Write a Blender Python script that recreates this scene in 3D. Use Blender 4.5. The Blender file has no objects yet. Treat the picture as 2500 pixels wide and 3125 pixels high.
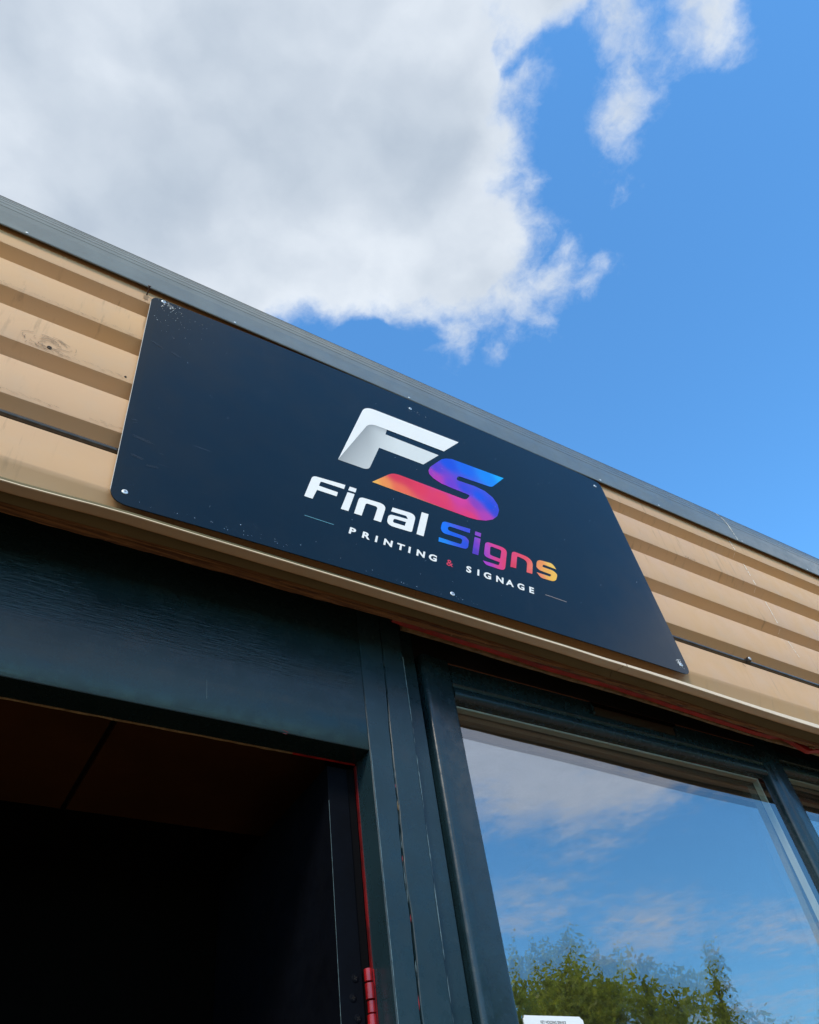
import bpy, math, random
from mathutils import Vector, Matrix, noise
from mathutils.geometry import delaunay_2d_cdt

# ------------------------------------------------------------------ camera
scene = bpy.context.scene
C = scene.collection
cam_d = bpy.data.cameras.new('camera')
cam = bpy.data.objects.new('camera', cam_d)
C.objects.link(cam)
cam_d.sensor_fit = 'VERTICAL'
cam_d.sensor_height = 36.0
cam_d.lens = 27.796
cam_d.clip_start = 0.02
cam_d.clip_end = 2000
R0 = (0.850202079797962, -0.5113374415556902, -0.12526150394442695)
R1 = (0.3049573715386795, 0.672296866467491, -0.674550164837417)
R2 = (0.4291356720797728, 0.5353045340749463, 0.7275243162584941)
cam.matrix_world = Matrix(((R0[0], -R1[0], -R2[0], 0.0),
                           (R0[1], -R1[1], -R2[1], -1.36),
                           (R0[2], -R1[2], -R2[2], 1.35),
                           (0, 0, 0, 1)))
scene.camera = cam

# ------------------------------------------------------------------ light
SUN_EL, SUN_AZ = math.radians(41), math.radians(222)      # azimuth from +Y towards +X
sd = bpy.data.lights.new('sun', 'SUN')
sd.energy = 1.9
sd.angle = math.radians(14)
sd.color = (1.0, 0.89, 0.75)
so = bpy.data.objects.new('sun', sd)
C.objects.link(so)
sdir = Vector((math.sin(SUN_AZ) * math.cos(SUN_EL), math.cos(SUN_AZ) * math.cos(SUN_EL), math.sin(SUN_EL)))
so.rotation_euler = sdir.to_track_quat('Z', 'Y').to_euler()
so.location = (0, -5, 12)

scene.view_settings.view_transform = 'Standard'
scene.view_settings.look = 'None'
scene.view_settings.gamma = 1
scene.view_settings.exposure = 0.6
try:
    scene.view_settings.use_curve_mapping = False
except Exception:
    pass


class NT:
    """short hand for building node trees"""
    def __init__(s, nt):
        s.t = nt
        s.n = nt.nodes
        s.l = nt.links

    def node(s, kind, **kw):
        n = s.n.new(kind)
        for k, v in kw.items():
            setattr(n, k, v)
        return n

    def put(s, sock, v):
        if hasattr(v, 'is_output') or isinstance(v, bpy.types.NodeSocket):
            s.l.new(v, sock)
        elif v is not None:
            if isinstance(v, (tuple, list)) and sock.type == 'RGBA' and len(v) == 3:
                v = (*v, 1)
            sock.default_value = v

    def math(s, op, a, b=None, c=None, clamp=False):
        n = s.node('ShaderNodeMath', operation=op, use_clamp=clamp)
        s.put(n.inputs[0], a)
        if b is not None:
            s.put(n.inputs[1], b)
        if c is not None:
            s.put(n.inputs[2], c)
        return n.outputs[0]

    def vmath(s, op, a, b=None, scale=None):
        n = s.node('ShaderNodeVectorMath', operation=op)
        s.put(n.inputs[0], a)
        if b is not None:
            s.put(n.inputs[1], b)
        if scale is not None:
            s.put(n.inputs['Scale'], scale)
        return n.outputs['Value'] if op in ('LENGTH', 'DOT_PRODUCT', 'DISTANCE') else n.outputs[0]

    def noise(s, vec, scale, detail=4, rough=0.55, lac=2.0, dist=0.0, color=False):
        n = s.node('ShaderNodeTexNoise')
        s.put(n.inputs['Vector'], vec)
        n.inputs['Scale'].default_value = scale
        n.inputs['Detail'].default_value = detail
        n.inputs['Roughness'].default_value = rough
        n.inputs['Lacunarity'].default_value = lac
        n.inputs['Distortion'].default_value = dist
        return n.outputs['Color'] if color else n.outputs[0]

    def smooth(s, v, a, b, lo=0.0, hi=1.0):
        n = s.node('ShaderNodeMapRange', interpolation_type='SMOOTHSTEP')
        s.put(n.inputs['Value'], v)
        n.inputs['From Min'].default_value = a
        n.inputs['From Max'].default_value = b
        n.inputs['To Min'].default_value = lo
        n.inputs['To Max'].default_value = hi
        return n.outputs[0]

    def mix(s, f, a, b):
        n = s.node('ShaderNodeMix', data_type='RGBA')
        s.put(n.inputs[0], f)
        s.put(n.inputs[6], a)
        s.put(n.inputs[7], b)
        return n.outputs[2]

    def scalevec(s, vec, sc, loc=(0, 0, 0)):
        n = s.node('ShaderNodeMapping')
        s.put(n.inputs['Vector'], vec)
        n.inputs['Scale'].default_value = sc
        n.inputs['Location'].default_value = loc
        return n.outputs[0]


# ------------------------------------------------------------------ sky with clouds (clouds lie on a flat layer, u = x/z, v = y/z)
world = bpy.data.worlds.new('World')
scene.world = world
world.use_nodes = True
W = NT(world.node_tree)
W.n.clear()
wo = W.node('ShaderNodeOutputWorld')
bg = W.node('ShaderNodeBackground')
W.l.new(bg.outputs[0], wo.inputs[0])
SKY_STRENGTH = 0.12
bg.inputs['Strength'].default_value = SKY_STRENGTH
sky = W.node('ShaderNodeTexSky', sky_type='NISHITA')
sky.sun_disc = False
sky.sun_elevation = SUN_EL
sky.sun_rotation = SUN_AZ
sky.air_density = 1.0
sky.dust_density = 0.3
sky.ozone_density = 2.0
tc = W.node('ShaderNodeTexCoord')
sep = W.node('ShaderNodeSeparateXYZ')
W.l.new(tc.outputs['Generated'], sep.inputs[0])
zz = W.math('MAXIMUM', sep.outputs[2], 0.03)
u = W.math('DIVIDE', sep.outputs[0], zz)
v = W.math('DIVIDE', sep.outputs[1], zz)
cmb = W.node('ShaderNodeCombineXYZ')
W.put(cmb.inputs[0], u)
W.put(cmb.inputs[1], v)
uv = cmb.outputs[0]
# warp so that edges tear
warp = W.noise(uv, 9.0, 5, 0.6, color=True)
warp = W.vmath('SUBTRACT', warp, (0.5, 0.5, 0.5))
uvw = W.vmath('ADD', uv, W.vmath('SCALE', warp, scale=0.05))


def halfplane(px, py, nx, ny):
    l = math.hypot(nx, ny)
    return W.vmath('DOT_PRODUCT', W.vmath('SUBTRACT', uvw, (px, py, 0)), (nx / l, ny / l, 0))


def blob(cx, cy, rx, ry, rot=0.0):
    n = W.node('ShaderNodeMapping', vector_type='TEXTURE')
    W.put(n.inputs['Vector'], uvw)
    n.inputs['Location'].default_value = (cx, cy, 0)
    n.inputs['Rotation'].default_value = (0, 0, rot)
    n.inputs['Scale'].default_value = (rx, ry, 1)
    l = W.vmath('LENGTH', n.outputs[0])
    return W.math('MULTIPLY', W.math('SUBTRACT', 1.0, l), min(rx, ry))


h1 = halfplane(0.452, 0.170, -0.74, 0.67)
h2 = halfplane(0.300, 0.492, -0.45, -0.89)
h1 = W.math('ADD', h1, W.math('MULTIPLY', W.math('SUBTRACT', W.noise(uv, 4.0, 2, 0.5), 0.5), 0.06))
big = W.math('MINIMUM', W.math('MINIMUM', h1, h2), 0.30)
field = big
BLOBS = [
    (0.415, -0.030, 0.085, 0.055, 0.5), (0.505, -0.080, 0.065, 0.055, 0.3), (0.462, 0.010, 0.045, 0.035, 0.4), (0.490, 0.045, 0.036, 0.062, -0.5),
    (0.52, 0.075, 0.016, 0.035, -0.3), (0.545, 0.27, 0.045, 0.04, 0.6), (0.59, 0.25, 0.015, 0.03, 0.2),
    (0.465, 0.400, 0.045, 0.045, 0.3), (0.405, 0.405, 0.05, 0.03, 0.0), (0.285, 0.45, 0.05, 0.040, 0.4),
    (0.55, 0.125, 0.010, 0.014, 0.0), (0.36, 0.50, 0.018, 0.008, 0.8), (0.545, 0.40, 0.012, 0.010, 0.2),
    # clouds over the yard, seen mirrored in the window
    (1.30, -1.38, 0.50, 0.24, 0.25), (1.62, -1.38, 0.38, 0.22, 0.35), (1.55, -1.50, 0.42, 0.24, 0.3), (1.86, -1.70, 0.10, 0.22, -0.3),
    (2.62, -2.28, 0.26, 0.34, 0.9), (3.30, -2.15, 0.55, 0.22, 0.1), (1.95, -2.25, 0.28, 0.20, 0.6),
]
for b in BLOBS:
    field = W.math('MAXIMUM', field, blob(*b))
# scattered cloud everywhere else, thinned where the photograph's sky is clear
field = W.math('SUBTRACT', field, W.math('MULTIPLY', W.math('MAXIMUM', W.math('MAXIMUM', blob(0.385, 0.480, 0.075, 0.050, 0.1), blob(0.325, 0.075, 0.030, 0.022, 0.7)), 0.0), 3.6))
gen = W.math('MULTIPLY', W.math('SUBTRACT', W.noise(uv, 0.9, 3, 0.5), 0.54), 0.9)
clear1 = W.math('MULTIPLY', W.math('MAXIMUM', blob(0.95, 0.22, 0.62, 0.50, 0.4), -0.02), 3.0)
clear2 = W.math('MULTIPLY', W.math('MAXIMUM', blob(2.6, -2.0, 2.0, 1.5, 0.6), -0.02), 1.5)
clear3 = W.math('MULTIPLY', W.math('MAXIMUM', blob(0.65, -0.75, 0.75, 0.60, 0.0), -0.02), 1.5)
gen = W.math('SUBTRACT', W.math('SUBTRACT', W.math('SUBTRACT', gen, clear1), clear2), clear3)
gen = W.math('SUBTRACT', gen, W.math('MULTIPLY', W.math('MAXIMUM', blob(0.45, 0.52, 0.24, 0.17, 0.0), -0.01), 4.0))
field = W.math('MAXIMUM', field, W.math('MINIMUM', gen, 0.2))
fb = W.math('SUBTRACT', W.noise(uvw, 11.0, 12, 0.62), 0.5)
fb2 = W.math('SUBTRACT', W.noise(uvw, 38.0, 8, 0.6), 0.5)
rad = W.vmath('LENGTH', uv)
soft = W.math('ADD', 1.0, W.math('MULTIPLY', W.math('MAXIMUM', W.math('SUBTRACT', rad, 1.1), 0.0), 1.6))
fieldn = W.math('ADD', W.math('DIVIDE', field, soft), W.math('ADD', W.math('MULTIPLY', fb, 0.15), W.math('MULTIPLY', fb2, 0.022)))
dens = W.smooth(fieldn, -0.010, 0.062)
# light edges, greyer thick middles with slow variation
thick = W.smooth(W.math('ADD', field, W.math('MULTIPLY', fb, 0.07)), -0.01, 0.10)
slow = W.noise(uvw, 3.6, 3, 0.45)
grey = W.math('MULTIPLY', W.math('MULTIPLY', thick, W.smooth(slow, 0.25, 0.66)), W.smooth(rad, 1.35, 0.95))
edge = (4.75, 5.05, 5.35)
core = (2.95, 3.35, 3.80)
ccol = W.mix(grey, edge, core)
fine = W.noise(uvw, 16.0, 8, 0.55)
ccol = W.vmath('MULTIPLY', ccol, W.mix(W.smooth(fine, 0.3, 0.7), (0.95, 0.955, 0.965), (1.04, 1.035, 1.03)))
skyc = W.vmath('MULTIPLY', sky.outputs[0], (0.52, 0.97, 1.20))
skyc = W.vmath('SCALE', skyc, scale=1.66)
horizon = W.smooth(sep.outputs[2], 0.0, 0.12)
densf = W.math('MULTIPLY', dens, W.math('MULTIPLY', horizon, 0.93))
ccol = W.vmath('MULTIPLY', ccol, W.mix(W.smooth(rad, 1.1, 1.6), (1, 1, 1), (1.12, 1.16, 1.32)))
W.put(bg.inputs['Color'], W.mix(densf, skyc, ccol))


# ------------------------------------------------------------------ object helpers
random.seed(7)


def tag(o, label=None, cat=None, group=None, kind=None):
    if label:
        o['label'] = label
    if cat:
        o['category'] = cat
    if group:
        o['group'] = group
    if kind:
        o['kind'] = kind
    return o


def empty(name, loc=(0, 0, 0)):
    o = bpy.data.objects.new(name, None)
    o.location = loc
    o.empty_display_size = 0.1
    C.objects.link(o)
    return o


class MB:
    def __init__(s):
        s.v = []
        s.f = []

    def add(s, vs, fs):
        n = len(s.v)
        s.v += [tuple(p) for p in vs]
        s.f += [tuple(i + n for i in f) for f in fs]
        return s

    def box(s, x0, x1, y0, y1, z0, z1):
        vs = [(x, y, z) for z in (z0, z1) for y in (y0, y1) for x in (x0, x1)]
        return s.add(vs, [(0, 2, 3, 1), (4, 5, 7, 6), (0, 1, 5, 4), (2, 6, 7, 3), (0, 4, 6, 2), (1, 3, 7, 5)])

    def sweep_x(s, xs, prof, closed=False, caps=False):
        """prof(x) -> list of (y, z); swept along x"""
        rows = [[(x, y, z) for y, z in prof(x)] for x in xs]
        m = len(rows[0])
        vs = [p for r in rows for p in r]
        fs = []
        for i in range(len(rows) - 1):
            for j in range(m if closed else m - 1):
                a = i * m + j
                b = i * m + (j + 1) % m
                fs.append((a, a + m, b + m, b))
        if closed and caps:
            fs.append(tuple(range(m - 1, -1, -1)))
            fs.append(tuple((len(rows) - 1) * m + k for k in range(m)))
        return s.add(vs, fs)

    def sweep_z(s, zs, prof, closed=True):
        """prof(z) -> list of (x, y)"""
        rows = [[(x, y, z) for x, y in prof(z)] for z in zs]
        m = len(rows[0])
        vs = [p for r in rows for p in r]
        fs = []
        for i in range(len(rows) - 1):
            for j in range(m if closed else m - 1):
                a = i * m + j
                b = i * m + (j + 1) % m
                fs.append((a, b, b + m, a + m))
        if closed:
            fs.append(tuple(range(m - 1, -1, -1)))
            fs.append(tuple((len(rows) - 1) * m + k for k in range(m)))
        return s.add(vs, fs)

    def tube(s, pts, r, n=8):
        rows = []
        for i, p in enumerate(pts):
            p = Vector(p)
            d = (Vector(pts[min(i + 1, len(pts) - 1)]) - Vector(pts[max(i - 1, 0)])).normalized()
            a = d.cross(Vector((0, 0, 1)))
            if a.length < 0.1:
                a = d.cross(Vector((0, 1, 0)))
            a.normalize()
            b = d.cross(a)
            rr = r[i] if isinstance(r, (list, tuple)) else r
            rows.append([p + a * math.cos(t) * rr + b * math.sin(t) * rr for t in [2 * math.pi * k / n for k in range(n)]])
        vs = [q for row in rows for q in row]
        fs = []
        for i in range(len(rows) - 1):
            for j in range(n):
                a = i * n + j
                b = i * n + (j + 1) % n
                fs.append((a, b, b + n, a + n))
        fs.append(tuple(range(n - 1, -1, -1)))
        fs.append(tuple((len(rows) - 1) * n + k for k in range(n)))
        return s.add(vs, fs)

    def build(s, name, mat, parent=None, smooth=None, bevel=0, **tags):
        me = bpy.data.meshes.new(name)
        me.from_pydata(s.v, [], s.f)
        me.update()
        o = bpy.data.objects.new(name, me)
        C.objects.link(o)
        if mat:
            me.materials.append(mat)
        if parent:
            o.parent = parent
            o.matrix_parent_inverse = Matrix.Translation(-Vector(parent.location)) if parent.parent is None else Matrix.Identity(4)
        if smooth is not None:
            me.polygons.foreach_set('use_smooth', [True] * len(me.polygons))
            me.set_sharp_from_angle(angle=math.radians(smooth))
        if bevel:
            m = o.modifiers.new('bevel', 'BEVEL')
            m.width = bevel
            m.segments = 2
            m.limit_method = 'ANGLE'
            m.angle_limit = math.radians(40)
        for k, val in tags.items():
            o[k] = val
        return o


def frange(a, b, n):
    return [a + (b - a) * i / n for i in range(n + 1)]


def interp(pts, x):
    if x <= pts[0][0]:
        return pts[0][1]
    for (a, fa), (b, fb_) in zip(pts, pts[1:]):
        if x <= b:
            t = (x - a) / (b - a)
            t = t * t * (3 - 2 * t)
            return fa + (fb_ - fa) * t
    return pts[-1][1]


def nz(x, y=0.0, z=0.0, s=1.0):
    return noise.noise(Vector((x * s + 3.1, y * s + 7.7, z * s + 1.3)))


# ------------------------------------------------------------------ materials
def new_mat(name):
    m = bpy.data.materials.new(name)
    m.use_nodes = True
    t = NT(m.node_tree)
    bsdf = t.n['Principled BSDF']
    return m, t, bsdf


def wpos(t):
    g = t.node('ShaderNodeNewGeometry')
    return g.outputs['Position']


def plain(name, col, rough=0.5, metal=0.0, spec=0.5, var=0.08, vscale=6.0, bump=0.0, bscale=200.0, coat=0.0):
    m, t, b = new_mat(name)
    p = wpos(t)
    n1 = t.noise(p, vscale, 5, 0.6)
    lo = tuple(c * (1 - var) for c in col)
    hi = tuple(min(1, c * (1 + var)) for c in col)
    t.put(b.inputs['Base Color'], t.mix(t.smooth(n1, 0.3, 0.7), lo, hi))
    t.put(b.inputs['Roughness'], t.smooth(t.noise(p, vscale * 2.7, 4, 0.6), 0.3, 0.7, max(0.02, rough - 0.07), min(1, rough + 0.07)))
    b.inputs['Metallic'].default_value = metal
    b.inputs['Specular IOR Level'].default_value = spec
    b.inputs['Coat Weight'].default_value = coat
    if bump:
        bn = t.node('ShaderNodeBump')
        bn.inputs['Strength'].default_value = bump
        bn.inputs['Distance'].default_value = 0.002
        t.put(bn.inputs['Height'], t.noise(p, bscale, 4, 0.6))
        t.l.new(bn.outputs[0], b.inputs['Normal'])
    return m


def cladding_mat():
    m, t, b = new_mat('tan_cladding_paint')
    p = wpos(t)
    base = t.mix(t.smooth(t.noise(p, 1.1, 3, 0.5), 0.35, 0.65), (0.63, 0.378, 0.178), (0.60, 0.372, 0.205))
    base = t.mix(t.smooth(t.noise(p, 9.0, 6, 0.6), 0.45, 0.75, 0, 0.25), base, (0.50, 0.37, 0.25))
    # rain streaks and grime speckle, its own shape
    st = t.noise(t.scalevec(p, (46, 10, 5)), 1.0, 5, 0.65)
    grime = t.math('MULTIPLY', t.smooth(st, 0.54, 0.74), t.smooth(t.noise(p, 2.3, 3, 0.5), 0.44, 0.62))
    base = t.mix(t.math('MULTIPLY', grime, 0.55), base, (0.24, 0.16, 0.085))
    sp = t.noise(p, 190.0, 3, 0.7)
    spm = t.math('MULTIPLY', t.smooth(sp, 0.66, 0.73), t.smooth(t.noise(p, 4.0, 3, 0.5), 0.52, 0.66))
    base = t.mix(t.math('MULTIPLY', spm, 0.6), base, (0.12, 0.08, 0.05))
    t.put(b.inputs['Base Color'], base)
    t.put(b.inputs['Roughness'], t.smooth(t.noise(p, 12, 5, 0.6), 0.3, 0.7, 0.38, 0.58))
    b.inputs['Specular IOR Level'].default_value = 0.4
    bn = t.node('ShaderNodeBump')
    bn.inputs['Strength'].default_value = 0.25
    bn.inputs['Distance'].default_value = 0.003
    t.put(bn.inputs['Height'], t.math('ADD', t.noise(p, 7.0, 4, 0.5), t.math('MULTIPLY', t.noise(p, 240, 3, 0.6), 0.06)))
    t.l.new(bn.outputs[0], b.inputs['Normal'])
    return m


def frame_paint(name, col, grain=(3.0, 40, 90), bump=0.5, rough=0.32, ripple=False):
    """brushed gloss paint on timber"""
    m, t, b = new_mat(name)
    p = wpos(t)
    g = t.noise(t.scalevec(p, grain), 1.0, 6, 0.6, dist=0.3)
    base = t.mix(t.smooth(t.noise(p, 3.0, 5, 0.6), 0.3, 0.7), tuple(c * 0.85 for c in col), tuple(c * 1.18 for c in col))
    dust = t.smooth(t.noise(p, 26.0, 8, 0.7), 0.60, 0.80, 0, 0.18)
    base = t.mix(dust, base, (0.10, 0.13, 0.14))
    t.put(b.inputs['Base Color'], base)
    t.put(b.inputs['Roughness'], t.smooth(t.noise(p, 18, 5, 0.65), 0.25, 0.75, rough - 0.08, rough + 0.14))
    b.inputs['Specular IOR Level'].default_value = 0.36
    bn = t.node('ShaderNodeBump')
    bn.inputs['Strength'].default_value = bump
    bn.inputs['Distance'].default_value = 0.0012
    h = g
    if ripple:
        rp = t.noise(t.scalevec(p, (14, 60, 150)), 1.0, 5, 0.62, dist=0.7)
        sepz = t.node('ShaderNodeSeparateXYZ')
        t.l.new(p, sepz.inputs[0])
        band = t.math('MULTIPLY', t.smooth(sepz.outputs[2], 2.585, 2.64), t.smooth(t.noise(p, 2.2, 2, 0.5), 0.25, 0.55))
        h = t.math('ADD', g, t.math('MULTIPLY', t.math('MULTIPLY', rp, band), 5.5))
    t.put(bn.inputs['Height'], h)
    t.l.new(bn.outputs[0], b.inputs['Normal'])
    return m


M = {}
M['clad'] = cladding_mat()
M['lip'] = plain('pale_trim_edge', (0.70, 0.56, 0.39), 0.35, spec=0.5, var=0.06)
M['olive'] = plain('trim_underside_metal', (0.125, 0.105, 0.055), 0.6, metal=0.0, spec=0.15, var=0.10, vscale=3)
M['gutter'] = plain('grey_eaves_metal', (0.185, 0.205, 0.195), 0.36, metal=0.35, spec=0.5, var=0.10, vscale=5, bump=0.15, bscale=120)
M['gutter_dark'] = plain('dark_gap', (0.004, 0.004, 0.005), 0.9, spec=0.05)
M['header'] = frame_paint('dark_blue_grey_gloss_header', (0.008, 0.021, 0.026), grain=(4, 30, 60), bump=0.35, ripple=True, rough=0.24)
M['post'] = frame_paint('dark_blue_grey_gloss_post', (0.013, 0.032, 0.042), grain=(60, 40, 4), bump=0.3, rough=0.27)
M['pvc'] = plain('dark_window_frame', (0.009, 0.024, 0.032), 0.24, spec=0.5, var=0.12, vscale=14, bump=0.12, bscale=90)
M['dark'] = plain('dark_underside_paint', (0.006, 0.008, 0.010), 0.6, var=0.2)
M['navy'] = plain('navy_door_paint', (0.0012, 0.0020, 0.0045), 0.7, spec=0.08, var=0.2, vscale=9)
M['red'] = plain('old_red_paint', (0.27, 0.006, 0.004), 0.35, var=0.35, vscale=12, bump=0.3)
M['redgloss'] = plain('glossy_red_hinge_paint', (0.26, 0.006, 0.008), 0.2, var=0.25, vscale=30, bump=0.2, coat=0.4)
M['ceiling'] = plain('brown_ceiling_board', (0.060, 0.027, 0.009), 0.85, spec=0.1, var=0.25, vscale=2)
M['flake'] = plain('bare_timber_edge', (0.17, 0.115, 0.055), 0.7, var=0.35, vscale=40)
M['pale'] = plain('worn_pale_paint_edge', (0.10, 0.15, 0.165), 0.5, var=0.35, vscale=60)
M['white'] = plain('sign_white_print', (0.86, 0.84, 0.79), 0.35, var=0.015)
M['zinc'] = plain('white_zinc_screw', (0.70, 0.74, 0.76), 0.30, metal=0.5, var=0.15, vscale=300)
M['rust'] = plain('rusty_iron', (0.055, 0.018, 0.012), 0.8, var=0.4, vscale=200)
M['scratch'] = plain('dark_scratch', (0.10, 0.07, 0.045), 0.7)
M['hole'] = plain('drilled_hole', (0.008, 0.006, 0.005), 0.9)
M['drip'] = plain('dried_white_drip', (0.88, 0.78, 0.64), 0.6, var=0.2, vscale=120)
M['cable'] = plain('black_cable_sheath', (0.045, 0.038, 0.032), 0.2, var=0.3, vscale=30)
M['clip'] = plain('black_plastic_clip', (0.015, 0.015, 0.017), 0.4)
M['concrete'] = plain('concrete_yard', (0.18, 0.100, 0.038), 0.85, var=0.2, vscale=0.8, bump=0.3)
M['brickwall'] = plain('painted_wall', (0.30, 0.26, 0.22), 0.8, var=0.12)
M['spacer'] = plain('glazing_spacer_bar', (0.42, 0.43, 0.34), 0.45, metal=0.2, var=0.06)
M['sticker'] = plain('white_sticker_vinyl', (0.82, 0.84, 0.84), 0.4, var=0.01)
M['ink'] = plain('black_ink', (0.012, 0.012, 0.014), 0.5)
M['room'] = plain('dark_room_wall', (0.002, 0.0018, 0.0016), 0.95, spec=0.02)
M['bark'] = plain('grey_brown_bark', (0.10, 0.075, 0.05), 0.85, var=0.3, vscale=20)


def wood_mat():
    m, t, b = new_mat('weathered_plywood_edge')
    p = wpos(t)
    g = t.noise(t.scalevec(p, (5, 120, 260)), 1.0, 6, 0.65, dist=0.5)
    base = t.mix(t.smooth(g, 0.38, 0.62), (0.08, 0.032, 0.011), (0.21, 0.105, 0.036))
    base = t.mix(t.smooth(t.noise(t.scalevec(p, (8, 60, 60)), 1.0, 5, 0.7), 0.56, 0.66, 0, 0.85), base, (0.055, 0.02, 0.012))
    base = t.mix(t.smooth(t.noise(p, 60, 6, 0.7), 0.62, 0.72, 0, 0.7), base, (0.30, 0.19, 0.095))
    t.put(b.inputs['Base Color'], base)
    b.inputs['Roughness'].default_value = 0.75
    bn = t.node('ShaderNodeBump')
    bn.inputs['Strength'].default_value = 0.8
    bn.inputs['Distance'].default_value = 0.004
    t.put(bn.inputs['Height'], g)
    t.l.new(bn.outputs[0], b.inputs['Normal'])
    return m


M['wood'] = wood_mat()


def sign_mat():
    m, t, b = new_mat('navy_sign_panel')
    p = wpos(t)
    base = t.mix(t.smooth(t.noise(p, 1.6, 3, 0.5), 0.3, 0.7), (0.0028, 0.0090, 0.0155), (0.0042, 0.0112, 0.018))
    # faint dust haze and hairline marks
    hz = t.smooth(t.noise(t.scalevec(p, (9, 9, 5)), 1.0, 8, 0.68, dist=0.6), 0.58, 0.82, 0, 0.05)
    base = t.mix(hz, base, (0.16, 0.18, 0.22))
    hair = t.smooth(t.noise(t.scalevec(p, (3, 20, 170)), 1.0, 4, 0.5, dist=1.5), 0.735, 0.76, 0, 0.25)
    base = t.mix(t.math('MULTIPLY', hair, t.smooth(t.noise(p, 4, 3, 0.5), 0.55, 0.65)), base, (0.22, 0.25, 0.30))
    t.put(b.inputs['Base Color'], base)
    t.put(b.inputs['Roughness'], t.smooth(t.noise(p, 6, 6, 0.6), 0.3, 0.7, 0.19, 0.27))
    b.inputs['Specular IOR Level'].default_value = 0.24
    return m


M['sign'] = sign_mat()


def vcol_mat(name, rough=0.32):
    m, t, b = new_mat(name)
    a = t.node('ShaderNodeVertexColor')
    a.layer_name = 'print'
    t.l.new(a.outputs[0], b.inputs['Base Color'])
    b.inputs['Roughness'].default_value = rough
    return m


M['grad'] = vcol_mat('gradient_print')
M['fold'] = M['grad']


def glass_mat(name, refl, tint, spots=False):
    m = bpy.data.materials.new(name)
    m.use_nodes = True
    t = NT(m.node_tree)
    t.n.clear()
    o = t.node('ShaderNodeOutputMaterial')
    tr = t.node('ShaderNodeBsdfTransparent')
    t.put(tr.inputs[0], tint)
    gl = t.node('ShaderNodeBsdfGlossy')
    gl.inputs['Roughness'].default_value = 0.0
    t.put(gl.inputs['Color'], (0.96, 0.98, 1.0))
    # Schlick reflectance, the same from either side of the pane
    ge = t.node('ShaderNodeNewGeometry')
    cs = t.math('ABSOLUTE', t.vmath('DOT_PRODUCT', ge.outputs['Incoming'], ge.outputs['True Normal']))
    sch = t.math('MULTIPLY', t.math('POWER', t.math('SUBTRACT', 1.0, cs, clamp=True), 5.0), 0.9)
    fac = t.math('ADD', t.math('ADD', sch, 0.06), refl, clamp=True)
    mx = t.node('ShaderNodeMixShader')
    t.put(mx.inputs[0], fac)
    t.l.new(tr.outputs[0], mx.inputs[1])
    t.l.new(gl.outputs[0], mx.inputs[2])
    last = mx.outputs[0]
    p = wpos(t)
    # slight float-glass waviness
    bn = t.node('ShaderNodeBump')
    bn.inputs['Strength'].default_value = 0.008
    bn.inputs['Distance'].default_value = 0.01
    t.put(bn.inputs['Height'], t.noise(p, 3.0, 2, 0.5))
    t.l.new(bn.outputs[0], gl.inputs['Normal'])
    if spots:
        df = t.node('ShaderNodeBsdfDiffuse')
        t.put(df.inputs[0], (0.55, 0.52, 0.45))
        sp = t.smooth(t.noise(p, 260.0, 2, 0.6), 0.72, 0.80, 0, 0.35)
        sp = t.math('ADD', t.math('MULTIPLY', sp, t.smooth(t.noise(p, 5, 3, 0.5), 0.40, 0.62)), 0.012)
        m2 = t.node('ShaderNodeMixShader')
        t.put(m2.inputs[0], sp)
        t.l.new(last, m2.inputs[1])
        t.l.new(df.outputs[0], m2.inputs[2])
        last = m2.outputs[0]
    t.l.new(last, o.inputs[0])
    return m


M['glass_out'] = glass_mat('outer_window_glass', 0.12, (0.90, 0.93, 0.92), True)
M['glass_in'] = glass_mat('inner_window_glass', 0.22, (0.90, 0.93, 0.92))


def leaf_mat(name, dark, light):
    m, t, b = new_mat(name)
    p = wpos(t)
    c = t.mix(t.smooth(t.noise(p, 2.2, 5, 0.7), 0.3, 0.7), dark, light)
    oi = t.node('ShaderNodeObjectInfo')
    t.put(b.inputs['Base Color'], c)
    b.inputs['Roughness'].default_value = 0.42
    b.inputs['Specular IOR Level'].default_value = 0.5
    tl = t.node('ShaderNodeBsdfTranslucent')
    t.put(tl.inputs[0], t.vmath('SCALE', c, scale=1.6))
    mx = t.node('ShaderNodeMixShader')
    mx.inputs[0].default_value = 0.45
    t.l.new(b.outputs[0], mx.inputs[1])
    t.l.new(tl.outputs[0], mx.inputs[2])
    t.l.new(mx.outputs[0], t.n['Material Output'].inputs[0])
    return m


M['leaf'] = leaf_mat('olive_green_leaves', (0.10, 0.12, 0.010), (0.55, 0.56, 0.05))
M['leaf2'] = leaf_mat('mid_green_leaves', (0.10, 0.14, 0.02), (0.36, 0.44, 0.07))

# ------------------------------------------------------------------ ground
g = MB()
g.add([(-400, -400, 0), (400, -400, 0), (400, 400, 0), (-400, 400, 0)], [(0, 1, 2, 3)])
g.build('ground', M['concrete'], kind='structure')

# ------------------------------------------------------------------ building
BX0, BX1 = -3.0, 7.5
bld = tag(empty('shop_building', (0, 0.3, 0)),
          'single storey unit with tan ribbed metal cladding above a dark blue door frame and window', 'building')

XS = frange(BX0, BX1, 120)
YC = 0.012


def lipz(x):
    return interp([(-0.5, 2.782), (-0.04, 2.793), (0.26, 2.8065), (0.8, 2.8085), (1.59, 2.8055), (1.8, 2.801), (2.9, 2.780), (4.5, 2.775)], x)


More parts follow.
